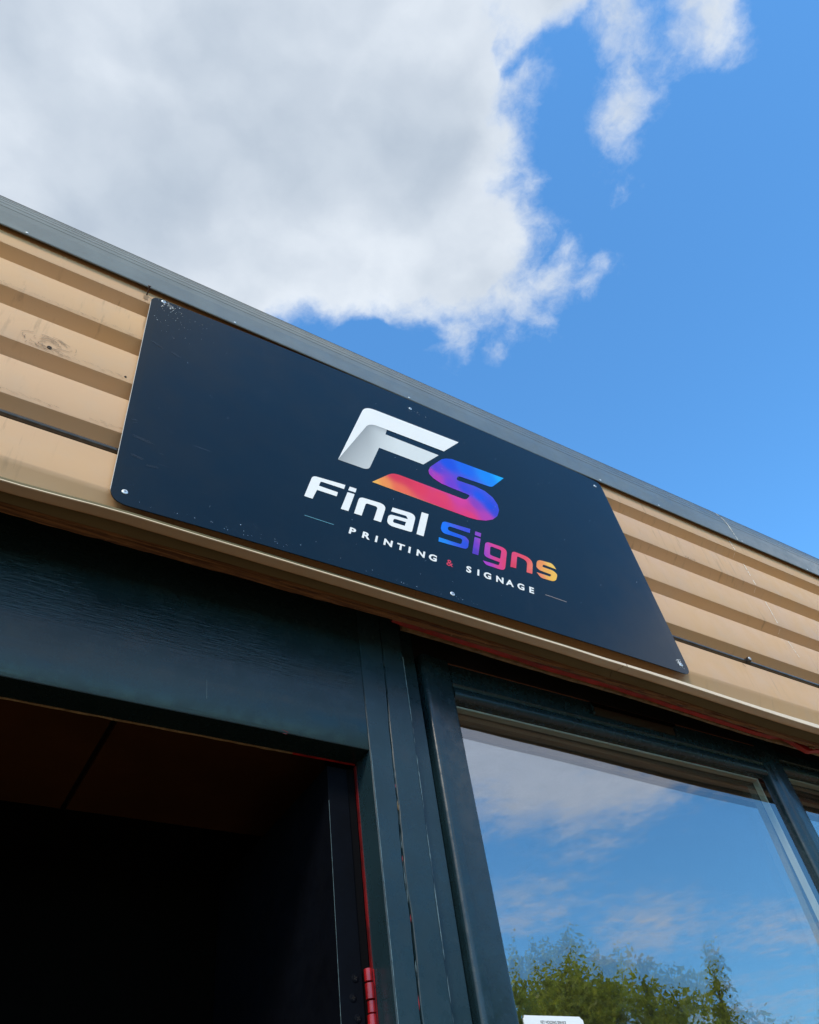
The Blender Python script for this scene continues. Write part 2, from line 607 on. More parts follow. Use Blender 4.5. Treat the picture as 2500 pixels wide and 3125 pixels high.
def rib_profile(t, b, nt, wob):
    """one pressed rib: top slope, face, underside, valley up to the rib below"""
    def prof(x):
        d = wob * 0.0012 * nz(x, t, 0, 1.3)
        dz = 0.0015 * nz(x, b, 3.0, 0.8)
        return [(0.062, t + 0.046), (0.057, t + 0.043 + dz), (YC + 0.005 + d, t + 0.003 + dz), (YC + 0.001 + d, t + dz * 0.5),
                (YC + d, t - 0.004 + dz), (YC + d, (t + b) / 2), (YC + d, b + 0.005 + dz), (YC + 0.0015 + d, b + dz),
                (YC + 0.006 + d, b - 0.004 + dz), (0.058, b - 0.034), (0.0622, b - 0.039), (0.0622, nt + 0.0465)]
    return prof


ribs = [(4.030, 3.817, 3.7265), (3.7265, 3.588, 3.494), (3.494, 3.345, 3.262), (3.262, 3.112, 3.026)]
for i, (t_, b_, n_) in enumerate(ribs):
    mb = MB().sweep_x(XS, rib_profile(t_, b_, n_, 1))
    mb.build('cladding_rib', M['clad'], bld, smooth=30)
# lapped sheet edge that shows as a double line above the fourth rib
mb = MB().sweep_x(XS, lambda x: [(0.046, 3.300), (0.030, 3.287), (0.0295, 3.283), (0.044, 3.289)], closed=True)
mb.build('sheet_lap_edge', M['clad'], bld, smooth=30)


# lowest rib with its deep sloping return
def low_prof(x):
    lz = lipz(x)
    return [(0.062, 3.072), (0.057, 3.066), (YC + 0.004, 3.025), (YC, 3.021), (YC, 2.950), (YC, 2.890), (YC + 0.001, 2.884),
            (YC + 0.006, 2.874), (0.046, lz + 0.024), (0.049, lz + 0.016), (0.044, lz + 0.012)]


MB().sweep_x(XS, low_prof).build('cladding_rib', M['clad'], bld, smooth=30)


def lip_h(x):
    return interp([(0.3, 0.0035), (1.4, 0.006), (2.2, 0.013), (3.2, 0.021), (5, 0.022)], x)


def trim_prof(x):
    lz = lipz(x)
    ob = interp([(-0.03, 2.815), (0.59, 2.826), (1.14, 2.831), (2.8, 2.791)], x)
    h = lip_h(x)
    return [(0.046, lz + 0.014), (0.004, lz + 0.001 + h), (0.0, lz + h), (-0.001, lz), (0.0015, lz - 0.001)]


def under_prof(x):
    lz = lipz(x)
    ob = interp([(-0.03, 2.813), (0.59, 2.827), (1.14, 2.829), (1.9, 2.812), (2.8, 2.786)], x)
    return [(0.0015, lz - 0.001), (0.004, lz + 0.014), (0.014, lz + 0.026), (0.032, lz + 0.032), (0.050, max(lz, ob) + 0.026),
            (0.062, ob + 0.018), (0.072, ob + 0.011), (0.080, ob + 0.004), (0.0835, ob)]


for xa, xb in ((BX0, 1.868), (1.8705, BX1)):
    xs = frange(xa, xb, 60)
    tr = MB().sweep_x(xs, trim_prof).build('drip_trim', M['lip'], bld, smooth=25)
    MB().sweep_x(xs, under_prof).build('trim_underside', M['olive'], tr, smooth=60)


# plywood edge under the trim
def wz(x):
    return interp([(-0.02, 2.808), (0.59, 2.816), (1.13, 2.824), (1.8, 2.812), (2.8, 2.786), (3.6, 2.772)], x)


xs = frange(BX0, BX1, 520)
MB().sweep_x(xs, lambda x: [(0.0845, wz(x) + 0.060), (0.0845, wz(x) + 0.004 + 0.0015 * nz(x, 0, 0, 30)),
                            (0.0870 + 0.002 * nz(x, 1, 0, 22), wz(x) + 0.001 * nz(x, 5, 0, 60)),
                            (0.094 + 0.003 * nz(x, 2, 0, 12), wz(x) + 0.006 + 0.003 * nz(x, 3, 0, 18)),
                            (0.100, wz(x) + 0.001 + 0.002 * nz(x, 4, 0, 14)),
                            (0.112 + 0.003 * nz(x, 8, 0, 25), wz(x) + 0.0015 * nz(x, 9, 0, 45)),
                            (0.113, wz(x) + 0.060)], closed=True).build('fascia_board', M['wood'], bld, smooth=40)


# old red batten under the soffit, from the post rightwards, paint hanging off it
def red_prof(x):
    zt = wz(x) + 0.045
    h = interp([(1.06, 0.0), (1.12, 0.020), (2.0, 0.026), (2.6, 0.030), (4, 0.030)], x)
    tear = 0.022 * max(0, 1 - abs(x - 2.93) / 0.10) ** 1.4 - 0.012 * max(0, 1 - abs(x - 2.80) / 0.08)
    zb = wz(x) + 0.012 - h * 0.35 + 0.003 * nz(x, 0, 0, 9) - tear
    return [(0.120, zt), (0.120, zb + 0.004), (0.135, zb + 0.002 * nz(x, 2, 0, 20)), (0.150, zt)]


MB().sweep_x(frange(1.055, BX1, 400), red_prof, closed=True).build('red_batten', M['red'], bld, smooth=40)
MB().sweep_x(frange(1.09, BX1, 300), lambda x: [(0.1352, wz(x) + 0.030), (0.1352, wz(x) - 0.0035 + 0.002 * nz(x, 2, 0, 11)),
                                                (0.146, wz(x) - 0.002 + 0.002 * nz(x, 6, 0, 13)), (0.146, wz(x) + 0.030)],
             closed=True).build('bare_batten', M['flake'], bld, smooth=40)
# two curls of torn paint
for cx, cz, s in ((1.640, 2.822, 0.030), (1.672, 2.815, 0.020), (2.945, 2.775, 0.026)):
    mb = MB()
    n = 10
    vs = []
    for i in range(n + 1):
        a = i / n
        for j in range(4):
            b = j / 3
            vs.append((cx + (a - 0.5) * s * 1.6, 0.118 - 0.010 * math.sin(b * 2.4) + 0.003 * nz(a * 7, b * 4, cx), cz + s * 0.5 - b * s * 0.62 * (0.6 + 0.6 * abs(nz(a * 5, cx)))))
    fs = [(i * 4 + j, (i + 1) * 4 + j, (i + 1) * 4 + j + 1, i * 4 + j + 1) for i in range(n) for j in range(3)]
    o = mb.add(vs, fs).build('torn_paint_flake', M['flake'], bld, smooth=60)
    sm = o.modifiers.new('thick', 'SOLIDIFY')
    sm.thickness = 0.0008

# dark soffit void above header and window
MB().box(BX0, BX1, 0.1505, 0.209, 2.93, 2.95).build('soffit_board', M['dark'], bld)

# grey eaves capping: fixed lip, upright face, then a pressed curve in narrow flats
arc = [math.radians(a) for a in (0, 5, 9, 13, 16.5, 19.5, 22.5, 25.5, 29, 35, 42, 52, 64, 76, 90)]
cap_prof = [(0.006, 3.915), (-0.0005, 3.895), (-0.0025, 3.8862), (-0.0050, 3.8845), (-0.0075, 3.8870), (-0.0080, 3.890), (-0.0080, 3.930)]
cap_arc = []
for k_, a in enumerate(arc):
    for rr_ in ((0.3953, 0.3960) if 0 < k_ < 10 else (0.396,)):
        cap_arc.append((0.388 - rr_ * math.cos(a + (0.003 if rr_ > 0.395 else 0)), 3.966 + rr_ * math.sin(a + (0.003 if rr_ > 0.395 else 0))))
for xa, xb in ((BX0, -0.62), (-0.6185, 4.6), (4.6015, BX1)):
    xs_ = frange(xa, xb, 40)
    MB().sweep_x(xs_, lambda x: [(y + 0.0010 * nz(x, z, 0, 1.1), z + 0.0018 * nz(x, 0, 0, 0.7)) for y, z in cap_prof + cap_arc]).build('eaves_capping', M['gutter'], bld)
MB().box(BX0, BX1, -0.0015, 0.0475, 3.950, 4.020).build('eaves_shadow_gap', M['gutter_dark'], bld)


def rivet(name, x, y, z, r, mat, parent, slot=True, tilt=0.0, dome=0.35):
    """screw head facing -y with a cross recess"""
    mb = MB()
    n = 18
    rings = [(1.0, 0.0), (1.0, 0.25), (0.86, 0.75), (0.5, 1.0), (0.22, 1.02)]
    vs = []
    for rr, h in rings:
        for k in range(n):
            a = 2 * math.pi * k / n
            vs.append((x + r * rr * math.cos(a), y - r * dome * h + tilt * r * math.sin(a), z + r * rr * math.sin(a)))
    fs = []
    for i in range(len(rings) - 1):
        for k in range(n):
            fs.append((i * n + k, i * n + (k + 1) % n, (i + 1) * n + (k + 1) % n, (i + 1) * n + k))
    fs.append(tuple((len(rings) - 1) * n + k for k in range(n)))
    mb.add(vs, fs)
    o = mb.build(name, mat, parent, smooth=50)
    if slot:
        yy = y - r * dome * 1.06
        s = MB()
        ang = random.uniform(0, 1.5)
        for a in (ang, ang + math.pi / 2):
            cx, sx = math.cos(a) * r * 0.55, math.sin(a) * r * 0.55
            nx, nzv = -math.sin(a) * r * 0.09, math.cos(a) * r * 0.09
            s.add([(x - cx - nx, yy, z - sx - nzv), (x + cx - nx, yy, z + sx - nzv), (x + cx + nx, yy, z + sx + nzv), (x - cx + nx, yy, z - sx + nzv)], [(0, 1, 2, 3)])
        s.build('cross_recess', M['hole'], o)
    return o


for x_ in (-0.218, 0.458, 1.1625, 2.142, 2.498, 3.063, 3.563, 4.3):
    rivet('eaves_screw', x_ * 1.0204, -0.0085, 3.8945, 0.0042, M['zinc'], bld, slot=False)

# roof, side and back walls behind the front
MB().sweep_x(frange(BX0, BX1, 8), lambda x: [(0.388, 4.363), (6.5, 4.55), (6.5, 4.49), (0.388, 4.30)], closed=True, caps=True).build('roof', M['gutter'], bld)
MB().box(BX0, BX0 + 0.2, 0.40, 6.3, 0, 4.23).build('wall', M['brickwall'], bld)
MB().box(BX1 - 0.2, BX1, 0.40, 6.3, 0, 4.23).build('wall', M['brickwall'], bld)
MB().box(BX0, BX1, 6.3, 6.5, 0, 4.23).build('wall', M['brickwall'], bld)
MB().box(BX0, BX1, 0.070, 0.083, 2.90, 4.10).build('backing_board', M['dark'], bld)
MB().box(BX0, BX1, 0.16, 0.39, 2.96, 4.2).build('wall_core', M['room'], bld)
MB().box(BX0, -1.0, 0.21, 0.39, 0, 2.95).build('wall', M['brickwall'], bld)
MB().box(1.2, BX1, 0.24, 0.39, 0, 0.85).build('wall', M['brickwall'], bld)

# door surround
YH = 0.21
# the header, with gently wavy gloss-painted face
hx = frange(-1.0, 0.9815, 60)
MB().sweep_x(hx, lambda x: [(YH + 0.0006 * nz(x, 0, 0, 4), 2.945), (YH + 0.0008 * nz(x, 2, 0, 5), 2.70), (YH + 0.0006 * nz(x, 4, 0, 5), 2.55),
                            (YH, 2.4435), (YH + 0.0015, 2.4415), (0.285, 2.4415), (0.285, 2.945)], closed=True, caps=True).build('door_header', M['header'], bld, smooth=40)
MB().box(-1.2, -0.9, 0.207, 0.30, 0, 2.44).build('door_post', M['post'], bld)
# bare strip where the paint stops on the inner arris of the header
MB().sweep_x(frange(-0.9, 0.80, 160), lambda x: [(0.2855, 2.4445), (0.2855, 2.4405), (0.2885 + 0.0022 * nz(x, 0, 0, 26), 2.4385 - 0.0012 * nz(x, 4, 0, 40)), (0.292, 2.4445)],
             closed=True).build('bare_header_edge', M['flake'], bld)
MB().sweep_x(frange(0.80, 0.98, 30), lambda x: [(0.2855, 2.4445), (0.2855, 2.4395), (0.2885 + 0.001 * nz(x, 0, 0, 26), 2.4385), (0.292, 2.4445)],
             closed=True).build('red_header_edge', M['red'], bld)


def post(x0, x1, y0, y1, z0, z1, j0=0.0, j1=0.0, seed=0):
    zs = frange(z0, z1, 160)

    def prof(z):
        a = x0 + (j0 * (nz(z, seed, 0, 9) + 0.7 * nz(z, seed, 1, 31)) if j0 else 0)
        b = x1 + (j1 * (nz(z, seed, 2, 9) + 0.7 * nz(z, seed, 3, 31)) if j1 else 0)
        e = 0.0022
        return [(a, y1), (b, y1), (b, y0 + e), (b - e, y0), (a + e, y0), (a, y0 + e)]
    mb = MB()
    rows = [[(x, y, z) for x, y in prof(z)] for z in zs]
    m = 6
    vs = [p for r in rows for p in r]
    fs = [(i * m + j, i * m + (j + 1) % m, (i + 1) * m + (j + 1) % m, (i + 1) * m + j) for i in range(len(rows) - 1) for j in range(m)]
    return mb.add(vs, fs)


def seam(z):            # the split between the two post boards wanders and widens downwards
    return interp([(0.5, 1.042), (1.82, 1.0445), (2.05, 1.0480), (2.12, 1.0450), (2.36, 1.0505), (2.42, 1.0515), (2.78, 1.0610), (2.95, 1.0640)], z) + 0.0012 * nz(z, 0, 0, 14) + 0.0013 * nz(z, 0, 4, 34) + 0.0007 * nz(z, 0, 4, 80)


def gapw(z):
    return interp([(0.5, 0.0056), (1.9, 0.0048), (2.2, 0.0050), (2.34, 0.0046), (2.40, 0.0026), (2.8, 0.0018)], z) * (1 + 0.6 * nz(z, 9, 9, 22))


XJ = 0.9830
zs = frange(0.0, 2.945, 420)


def board(left, right, y0, y1, name, mat, parent=bld):
    rows = []
    for z in zs:
        a, b = left(z), right(z)
        e = 0.0020
        rows.append([(a, y1, z), (b, y1, z), (b, y0 + e, z), (b - e, y0, z), (a + e, y0, z), (a, y0 + e, z)])
    m = 6
    vs = [p for r in rows for p in r]
    fs = [(i * m + j, i * m + (j + 1) % m, (i + 1) * m + (j + 1) % m, (i + 1) * m + j) for i in range(len(rows) - 1) for j in range(m)]
    return MB().add(vs, fs).build(name, mat, parent, smooth=30)


b1 = board(lambda z: XJ + 0.0006 * nz(z, 0, 0, 20), lambda z: seam(z) - gapw(z) / 2, 0.2085, 0.2845, 'post_board', M['post'])
b2 = board(lambda z: seam(z) + gapw(z) / 2, lambda z: interp([(0, 1.120), (1.82, 1.1222), (2.75, 1.1300), (3, 1.131)], z) + 0.0012 * nz(z, 3, 0, 12) + 0.0006 * nz(z, 3, 5, 50), 0.2080, 0.2845, 'post_board', M['post'])
b3 = board(lambda z: 1.1330, lambda z: 1.1990, 0.2440, 0.2850, 'post_board', M['post'])
MB().box(1.030, 1.2085, 0.2860, 0.300, 0, 2.945).build('post_backing', M['dark'], bld)
# splinters and old paint in the split
for (z_, h_, w_, mt, dx) in ((2.300, 0.030, 0.0042, 'flake', 0.0), (2.352, 0.012, 0.0030, 'redgloss', -0.001), (2.20, 0.022, 0.0016, 'pale', 0.0005), (2.165, 0.016, 0.0026, 'red', -0.0004),
                             (2.12, 0.03, 0.0014, 'pale', 0.001), (2.08, 0.035, 0.0020, 'pale', 0.0006), (2.03, 0.018, 0.0018, 'red', 0.0), (1.86, 0.03, 0.0018, 'red', -0.0006), (1.93, 0.025, 0.0014, 'pale', 0.0008)):
    xc = seam(z_) + dx
    o = MB().add([(xc - w_ * 0.1, 0.2115, z_ - h_ / 2), (xc + w_ / 2, 0.211, z_ - h_ * 0.1), (xc + w_ * 0.15, 0.2105, z_ + h_ / 2), (xc - w_ / 2, 0.211, z_ + h_ * 0.15),
                  (xc, 0.2150, z_)], [(0, 1, 2, 3), (0, 4, 1), (1, 4, 2), (2, 4, 3), (3, 4, 0)]).build('splinter', M[mt], b1)


# worn pale arrises along the boards
def worn(xf, y, z0, z1, w, thr, parent, seed=0.0, mat='pale'):
    mb = MB()
    n = int((z1 - z0) / 0.004)
    pts = []
    for i in range(n + 1):
        z = z0 + (z1 - z0) * i / n
        k = max(0.0, nz(z, seed, 0, 10) + 0.6 * nz(z, seed, 2, 45) + thr)
        pts.append((z, k))
    for (za, ka), (zb, kb) in zip(pts, pts[1:]):
        if ka > 0.02 or kb > 0.02:
            wa, wb = w * min(1, ka * 1.6), w * min(1, kb * 1.6)
            mb.add([(xf(za) - wa, y, za), (xf(za) + wa * 0.4, y, za), (xf(zb) + wb * 0.4, y, zb), (xf(zb) - wb, y, zb)], [(0, 1, 2, 3)])
    if mb.v:
        return mb.build('worn_edge', M[mat], parent, kind='stuff')


worn(lambda z: XJ + 0.0030, 0.2072, 1.0, 2.44, 0.0013, 0.75, b1, 1.0)
worn(lambda z: interp([(0, 1.120), (1.82, 1.1222), (2.75, 1.1300), (3, 1.131)], z) - 0.0006, 0.2068, 1.0, 2.78, 0.0020, 0.42, b2, 5.0)
worn(lambda z: seam(z) - gapw(z) / 2 - 0.0002, 0.2070, 1.0, 2.75, 0.0007, -0.25, b1, 11.0)

# inner return of the jamb, rebate edge in old red
MB().box(0.9838, 1.03, 0.285, 0.46, 0, 2.94).build('jamb_lining', M['navy'], bld)
MB().sweep_z(frange(0.2, 2.437, 60), lambda z: [(0.9812 - 0.0008 * (z < 2.2), 0.2852), (0.9836, 0.2852), (0.9836, 0.2950), (0.9812, 0.2950)]).build('red_rebate_edge', plain('dull_red_edge', (0.13, 0.003, 0.004), 0.5, var=0.5, vscale=20), bld)

# interior ceiling, back wall and end
for xa, xb in ((-2.8, 0.395), (0.412, 1.18)):
    MB().box(xa, xb, 0.292, 1.03, 2.600, 2.625).build('ceiling_panel', M['ceiling'], bld)
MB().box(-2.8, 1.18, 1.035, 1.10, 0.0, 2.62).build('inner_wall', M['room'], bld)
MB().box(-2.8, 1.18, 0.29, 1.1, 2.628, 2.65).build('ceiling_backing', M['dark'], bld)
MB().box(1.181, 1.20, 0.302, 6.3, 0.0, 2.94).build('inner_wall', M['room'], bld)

# door, opened inwards against the side
door = MB()
door.box(0.8990, 0.9565, 0.2900, 1.02, 0.01, 2.425)
door = door.build('door', M['navy'], bld, bevel=0.0015)
MB().box(0.9000, 0.9560, 0.2885, 0.2899, 1.72, 1.95).build('hinge_leaf', M['navy'], door, bevel=0.0005)
MB().box(0.8985, 0.8990, 0.2888, 0.2900, 0.2, 2.33).build('worn_edge', M['pale'], door)
MB().box(0.9567, 0.9795, 0.2955, 0.33, 0.1, 2.43).build('rebate_face', M['gutter_dark'], door)
for z0_, z1_, r_, mt_, dx_ in ((1.9180, 1.9445, 0.0095, 'redgloss', 0.0), (1.8835, 1.9160, 0.0103, 'redgloss', 0.001), (1.8580, 1.8820, 0.0090, 'redgloss', 0.002), (1.8250, 1.8565, 0.0103, 'redgloss', 0.001), (1.79, 1.8235, 0.009, 'redgloss', 0.002), (1.75, 1.7885, 0.0103, 'redgloss', 0.001)):
    mb = MB()
    n = 20
    vs, fs = [], []
    prof = [(r_ * 0.75, z0_), (r_, z0_ + 0.0012), (r_, z1_ - 0.0015), (r_ * 0.7, z1_)]
    for rr, z in prof:
        for k in range(n):
            a = 2 * math.pi * k / n
            vs.append((0.967 + dx_ + rr * math.cos(a), 0.280 + rr * math.sin(a), z))
    for i in range(3):
        for k in range(n):
            fs.append((i * n + k, i * n + (k + 1) % n, (i + 1) * n + (k + 1) % n, (i + 1) * n + k))
    fs += [tuple(range(n - 1, -1, -1)), tuple(3 * n + k for k in range(n))]
    mb.add(vs, fs).build('hinge_knuckle', M[mt_], door, smooth=40)
MB().box(0.970, 0.9825, 0.2790, 0.2848, 1.74, 1.9445).build('hinge_leaf', M['redgloss'], door, bevel=0.001)
for x_, z_ in ((0.9383, 1.9265), (0.9299, 1.8883), (0.9387, 1.8504)):
    rivet('hinge_screw', x_, 0.2883, z_, 0.0088, M['navy'], door, slot=True, dome=0.22)

# ------------------------------------------------------------------ windows
YG = 0.262


def bar_profile_x(x0, x1):
    """vertical stile section: rounded nose, groove, flat, glazing bead"""
    n0 = [(x0, 0.262), (x0, 0.240)]
    for a in frange(0, 90, 6):
        n0.append((x0 + 0.016 - 0.016 * math.cos(math.radians(a)), 0.238 - 0.014 * math.sin(math.radians(a))))
    n0 += [(x0 + 0.0355, 0.2240), (x0 + 0.0365, 0.2262), (x0 + 0.0378, 0.2262), (x0 + 0.0390, 0.2275)]
    n0 += [(x1 - 0.016, 0.2285), (x1 - 0.006, 0.2300), (x1 - 0.001, 0.2350), (x1, 0.2420), (x1, 0.2590), (x1 - 0.01, 0.262)]
    return n0


win = MB()
win.sweep_z(frange(0.9, 2.83, 40), lambda z: bar_profile_x(1.2095, 1.3205))
wobj = win.build('window', M['pvc'], bld, smooth=35)


def top_rail(x0, x1, zb, parent, h):
    """bottom of the head: rounded bead then flat upstand"""
    pr = [(0.262, zb - 0.002), (0.250, zb - 0.001)]
    for a in frange(-90, 60, 9):
        pr.append((0.2440 - 0.0150 * math.cos(math.radians(a)), zb + 0.024 + 0.024 * math.sin(math.radians(a))))
    pr += [(0.2345, zb + 0.0525), (0.2330, zb + 0.0545), (0.2330, zb + h), (0.262, zb + h)]
    return MB().sweep_x([x0, x1], lambda x: pr, closed=True, caps=True).build('window_head', M['pvc'], parent, smooth=35)


top_rail(1.3210, 2.7745, 2.6975, wobj, 0.125)
MB().box(1.2100, 2.7745, 0.2335, 0.2445, 2.8230, 2.8290).build('head_cap_strip', plain('brown_cap_strip', (0.16, 0.07, 0.035), 0.5), wobj, bevel=0.002)
# mullion between the two windows
mul = MB().sweep_z(frange(0.9, 2.87, 30), lambda z: [(2.7750, 0.262), (2.7750, 0.240), (2.7790, 0.2330), (2.7860, 0.2290), (2.8080, 0.2290), (2.8120, 0.2270), (2.8240, 0.2215),
                                                     (2.8300, 0.2210), (2.8640, 0.2210), (2.8790, 0.2230), (2.8845, 0.2290), (2.8845, 0.262)]).build('mullion', M['pvc'], wobj, smooth=35)
top_rail(2.8850, 4.30, 2.7350, wobj, 0.09)
MB().sweep_z([0.9, 2.83], lambda z: [(4.30, 0.262), (4.30, 0.23), (4.38, 0.23), (4.38, 0.262)]).build('window_stile', M['pvc'], wobj)
MB().box(1.2100, 4.38, 0.224, 0.262, 0.86, 0.93).build('window_sill', M['pvc'], wobj, bevel=0.004)
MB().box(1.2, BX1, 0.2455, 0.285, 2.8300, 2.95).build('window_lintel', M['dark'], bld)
MB().box(4.385, BX1, 0.24, 0.39, 0.85, 2.83).build('wall', M['brickwall'], bld)

# trickle vent in the head: hood, grille bars, end caps
vent = MB().sweep_x([1.905, 2.315], lambda x: [(0.2335, 2.8190), (0.2240, 2.8180), (0.2210, 2.8120), (0.2240, 2.8060), (0.2335, 2.8060)], closed=True, caps=True).build('trickle_vent', M['room'], wobj, smooth=40)
mb = MB()
for k in range(64):
    x_ = 1.916 + k * 0.0061
    mb.box(x_, x_ + 0.0022, 0.2285, 0.2328, 2.7720, 2.8050)
mb.build('grille_bars', plain('brown_grille', (0.045, 0.03, 0.018), 0.6), vent, kind='stuff')
MB().box(1.900, 1.912, 0.2240, 0.2328, 2.770, 2.8185).build('end_cap', M['pvc'], vent, bevel=0.002)
MB().box(2.308, 2.320, 0.2240, 0.2328, 2.770, 2.8185).build('end_cap', M['pvc'], vent, bevel=0.002)


# double glazing: outer pane, spacer bars, slightly bellied inner pane
def pane(x0, x1, z0, z1, fy, name, mat, parent, nx=24, nzn=60):
    vs = [(x, fy(x, z), z) for z in frange(z0, z1, nzn) for x in frange(x0, x1, nx)]
    m = nx + 1
    fs = [(i * m + j, i * m + j + 1, (i + 1) * m + j + 1, (i + 1) * m + j) for i in range(nzn) for j in range(nx)]
    return MB().add(vs, fs).build(name, mat, parent, smooth=180)


def inner_y(x, z):
    y = 0.2790
    t = max(0.0, 2.56 - z)
    return y + 0.019 * (math.sqrt(t * t + 0.03) - math.sqrt(0.03)) if t > 0 else y


for xa, xb, zt in ((1.3100, 2.7755, 2.715), (2.8840, 4.31, 2.755)):
    pane(xa, xb, 0.925, zt, lambda x, z: 0.2505, 'glass_pane', M['glass_out'], wobj)
    pane(xa, xb, 0.925, zt, inner_y, 'glass_pane', M['glass_in'], wobj)
for xa, xb, zt in ((1.335, 2.7220, 2.6860), (2.905, 4.28, 2.7250)):
    sp = MB().box(xa, xb, 0.2530, 0.2760, zt - 0.006, zt).build('spacer_bar', M['spacer'], wobj)
    MB().box(xb - 0.006, xb, 0.2530, 0.2760, 0.95, zt - 0.0062).build('spacer_bar', M['spacer'], wobj)
    MB().box(xa - 0.013, xa - 0.007, 0.2530, 0.2760, 0.95, zt - 0.0062).build('spacer_bar', M['spacer'], wobj)
# room behind the glass
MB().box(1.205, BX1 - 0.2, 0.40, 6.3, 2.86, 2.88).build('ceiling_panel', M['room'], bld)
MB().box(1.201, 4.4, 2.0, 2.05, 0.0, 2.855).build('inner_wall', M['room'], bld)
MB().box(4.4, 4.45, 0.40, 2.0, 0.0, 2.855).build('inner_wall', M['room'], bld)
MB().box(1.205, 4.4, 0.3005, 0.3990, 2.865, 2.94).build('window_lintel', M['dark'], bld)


# ------------------------------------------------------------------ text helper
def glyphs(text, size, x, y, z, mat, name, parent, shear=0.0, bold=0.0, sx=1.0, yfun=None):
    cu = bpy.data.curves.new('tmp_text', 'FONT')
    cu.body = text
    cu.size = size
    cu.offset = bold
    cu.resolution_u = 4
    to = bpy.data.objects.new('tmp_text', cu)
    C.objects.link(to)
    dg = bpy.context.evaluated_depsgraph_get()
    me = bpy.data.meshes.new_from_object(to.evaluated_get(dg))
    bpy.data.objects.remove(to)
    vs = [(p.co.x, p.co.y) for p in me.vertices]
    fs = [tuple(f.vertices) for f in me.polygons]
    bpy.data.meshes.remove(me)
    out = []
    for a, b in vs:
        X = x + a * sx + b * shear
        Z = z + b
        out.append((X, (yfun(X, Z) if yfun else y), Z))
    return MB().add(out, fs).build(name, mat, parent)


# key holding sticker on the glass
stk = tag(empty('sticker', (1.435, 0.2500, 1.83)), 'white rectangular sticker reading KEY HOLDING SERVICE stuck low on the large window', 'sticker')
oc = [(1.3560, 1.70), (1.3560, 1.8545), (1.3590, 1.8555), (1.3610, 1.8605), (1.5290, 1.8618), (1.5320, 1.8580), (1.5375, 1.8545), (1.5375, 1.70)]
oc = [(x * 0.9925, 1.35 + (z - 1.35) * 0.9925) for x, z in oc]
vs = [(x, 0.2500, z) for x, z in oc] + [(x, 0.2480, z) for x, z in oc]
n = len(oc)
MB().add(vs, [tuple(range(n)), tuple(range(2 * n - 1, n - 1, -1))] + [(i, i + n, (i + 1) % n + n, (i + 1) % n) for i in range(n)]).build('sticker_sheet', M['sticker'], stk)
glyphs('KEY HOLDING SERVICE', 0.0085, 1.3940, 0.2476, 1.8411, M['ink'], 'printed_text', stk, bold=0.0001, sx=0.86)


# ------------------------------------------------------------------ sign
SX0, SX1 = 0.1836, 2.2005


def bow(x, z):
    s = min(max((x - SX0) / (SX1 - SX0), 0), 1)
    return 0.013 * max(math.sin(math.pi * s), 0) ** 0.7


sign = tag(empty('sign_board', (1.19, 0, 2.84)), 'dark navy sign board reading Final Signs Printing & Signage on the tan cladding', 'sign')


def fillet(pts, seg=7):
    out = []
    n = len(pts)
    for i in range(n):
        x, z, r = pts[i]
        if r < 1e-5:
            out.append((x, z))
            continue
        p = Vector((x, z))
        a = Vector(pts[i - 1][:2]) - p
        b = Vector(pts[(i + 1) % n][:2]) - p
        la, lb = a.length, b.length
        a.normalize()
        b.normalize()
        ca = max(-0.999, min(0.999, a.dot(b)))
        half = math.acos(ca) / 2
        # r is measured along the edge: pull back that far on both sides, then a smooth quadratic
        d = min(r * 1.25, la * 0.49, lb * 0.49)
        p0, p2 = p + a * d, p + b * d
        kk = 0.12 if half < 0.6 else 0.0
        for k in range(seg + 1):
            t = k / seg
            q = p0 * (1 - t) ** 2 + p * 2 * t * (1 - t) + p2 * t ** 2
            out.append((q.x, q.y))
    return out


